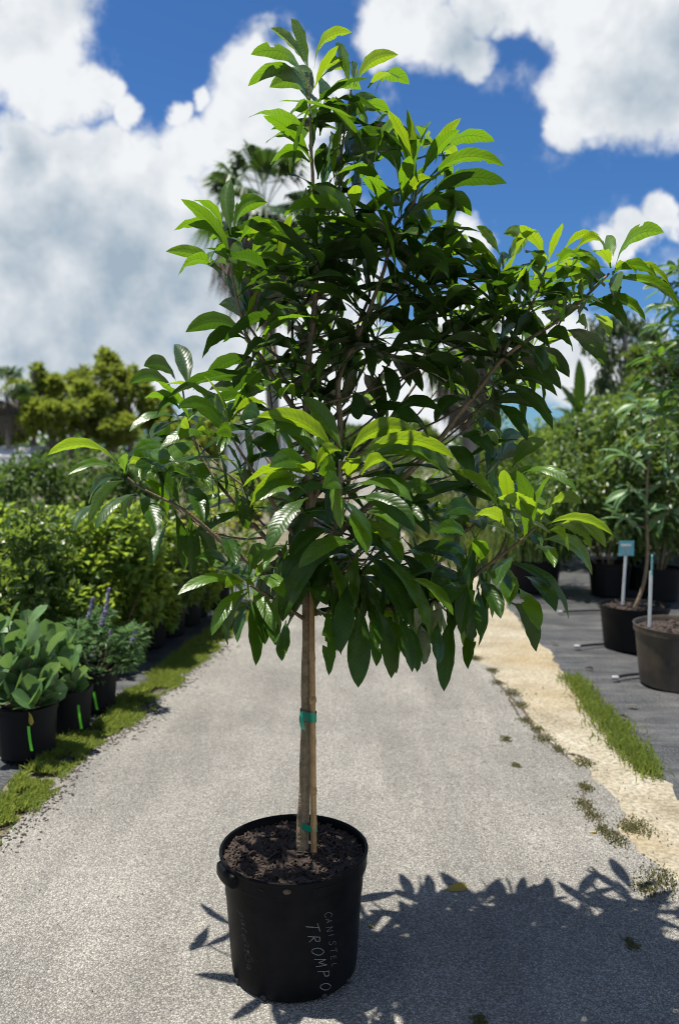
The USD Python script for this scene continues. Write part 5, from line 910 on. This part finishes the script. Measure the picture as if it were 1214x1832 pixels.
tag(obj('plant_litter', (V.reshape(-1, 3), (bf[None] + 8 * np.arange(n)[:, None, None]).reshape(-1, 3)), MAT['bark_chip']), 'dark crumbs of soil and dry litter along the left path edge', 'litter', None, 'stuff')
for u, v, L, a, lab in ((798, 1592, .085, .2, 'yellow fallen leaf at the upper edge of the tree shadow'), (1054, 1489, .035, .0, 'tiny yellow leaf near the weeds on the right'), (668, 1660, .03, 2.2, 'tiny dark yellow leaf beside the pot')):
    g = G(u, v, .004); v_, f_, uv = obovate(g, np.array([math.cos(a), math.sin(a), .06]), L, L * .22, rs); tag(obj('fallen_leaf', (v_, f_), MAT['dry_leaf'], smooth=True, uv=uv), lab, 'leaf')
# irrigation pipes on the weed cloth
for (a, b, lab) in (((1030, 1157), (1092, 1152), 'short black irrigation pipe end beside the pot with the sign'), ((1098, 1213), (1145, 1206), 'black irrigation pipe end lying before the weathered pot'), ((1000, 1095), (1085, 1092), 'black irrigation pipe far back on the weed cloth')):
    p0, p1 = G(*a, .022), G(*b, .022); q = spline([p0, (p0 + p1) / 2 + [0, .02, 0], p1], 12); t = thing('irrigation_pipe', lab, 'pipe', p0); obj('tube', tube(q, .011, 8), MAT['pipe'], t, smooth=True)
    obj('end_fitting', tube(np.array([p0 - [.012, 0, 0], p0 + [.03, 0, 0]]), .016, 10), MAT['grey_trim'], t, smooth=True)
for k, (u, v) in enumerate(((1105, 1280), (1120, 1262), (985, 1150), (1045, 1195))):
    g = G(u, v, .012); v_, f_, uv = obovate(g, np.array([1, rs.normal(0, .8), .1]), .07, .018, rs)
    tag(obj('fallen_leaf', (v_, f_), MAT['dead_palm'], smooth=True, uv=uv), ['dry leaf on the weed cloth nearest the weathered pot', 'dry leaf on the weed cloth, upper of the pair by the grass line', 'dry leaf on the weed cloth next to the verge', 'dry leaf on the weed cloth between the grass line and the pots'][k], 'leaf')

# fine cracks along the broken right edge of the asphalt, filled with soil
rs = np.random.default_rng(240)
for pts in (((872, 1196), (905, 1240), (935, 1268), (962, 1312), (1002, 1346), (1040, 1372)), ((1046, 1402), (1050, 1440), (1072, 1476), (1104, 1505)), ((905, 1222), (912, 1262), (940, 1300)), ((1000, 1346), (1030, 1350), (1062, 1362))):
    c = jag([G(*p)[:2] for p in pts], .02, .02, int(pts[0][0])); t = np.gradient(c, axis=0); t /= np.linalg.norm(t, axis=1, keepdims=True); nn = np.c_[-t[:, 1], t[:, 0]]
    w = (.0035 + .010 * rs.random(len(c)) ** 2)[:, None] * np.sin(np.linspace(.1, 3.04, len(c)))[:, None]
    a = np.c_[c + nn * w, np.full(len(c), .004)]; b = np.c_[c - nn * w, np.full(len(c), .004)]; i = np.arange(len(c) - 1); m = len(c)
    obj('path_crack', (np.vstack([a, b]), np.stack([m + i, m + i + 1, i + 1, i], 1)), MAT['rust'], kind='structure')
# repeats share a group
GROUPS = {'shrub': 'leafy shrubs standing in nursery rows', 'plant_pot': 'black nursery pots holding the shrubs', 'pine_tree': 'distant pines at the left', 'broad_tree': 'broad trees closing the view on the right', 'plant_tie': 'green ties round the trunk and the stake',
          'tape_strip': 'lime tape strips on the left pots', 'fan_palm': 'fan palms', 'broad_leaved_shrub': 'broad-leaved shrubs at the left edge', 'plant_sign': 'plant signs on stakes', 'irrigation_pipe': 'irrigation pipe ends on the weed cloth', 'fallen_leaf': 'fallen leaves', 'flowering_bush': 'flowering bushes on the left'}
for pr in world.GetPrim().GetChildren():
    nm = pr.GetName(); base = nm[:-4] if nm[-3:].isdigit() else nm
    if base in GROUPS and not pr.GetCustomDataByKey('group'): pr.SetCustomDataByKey('group', GROUPS[base])
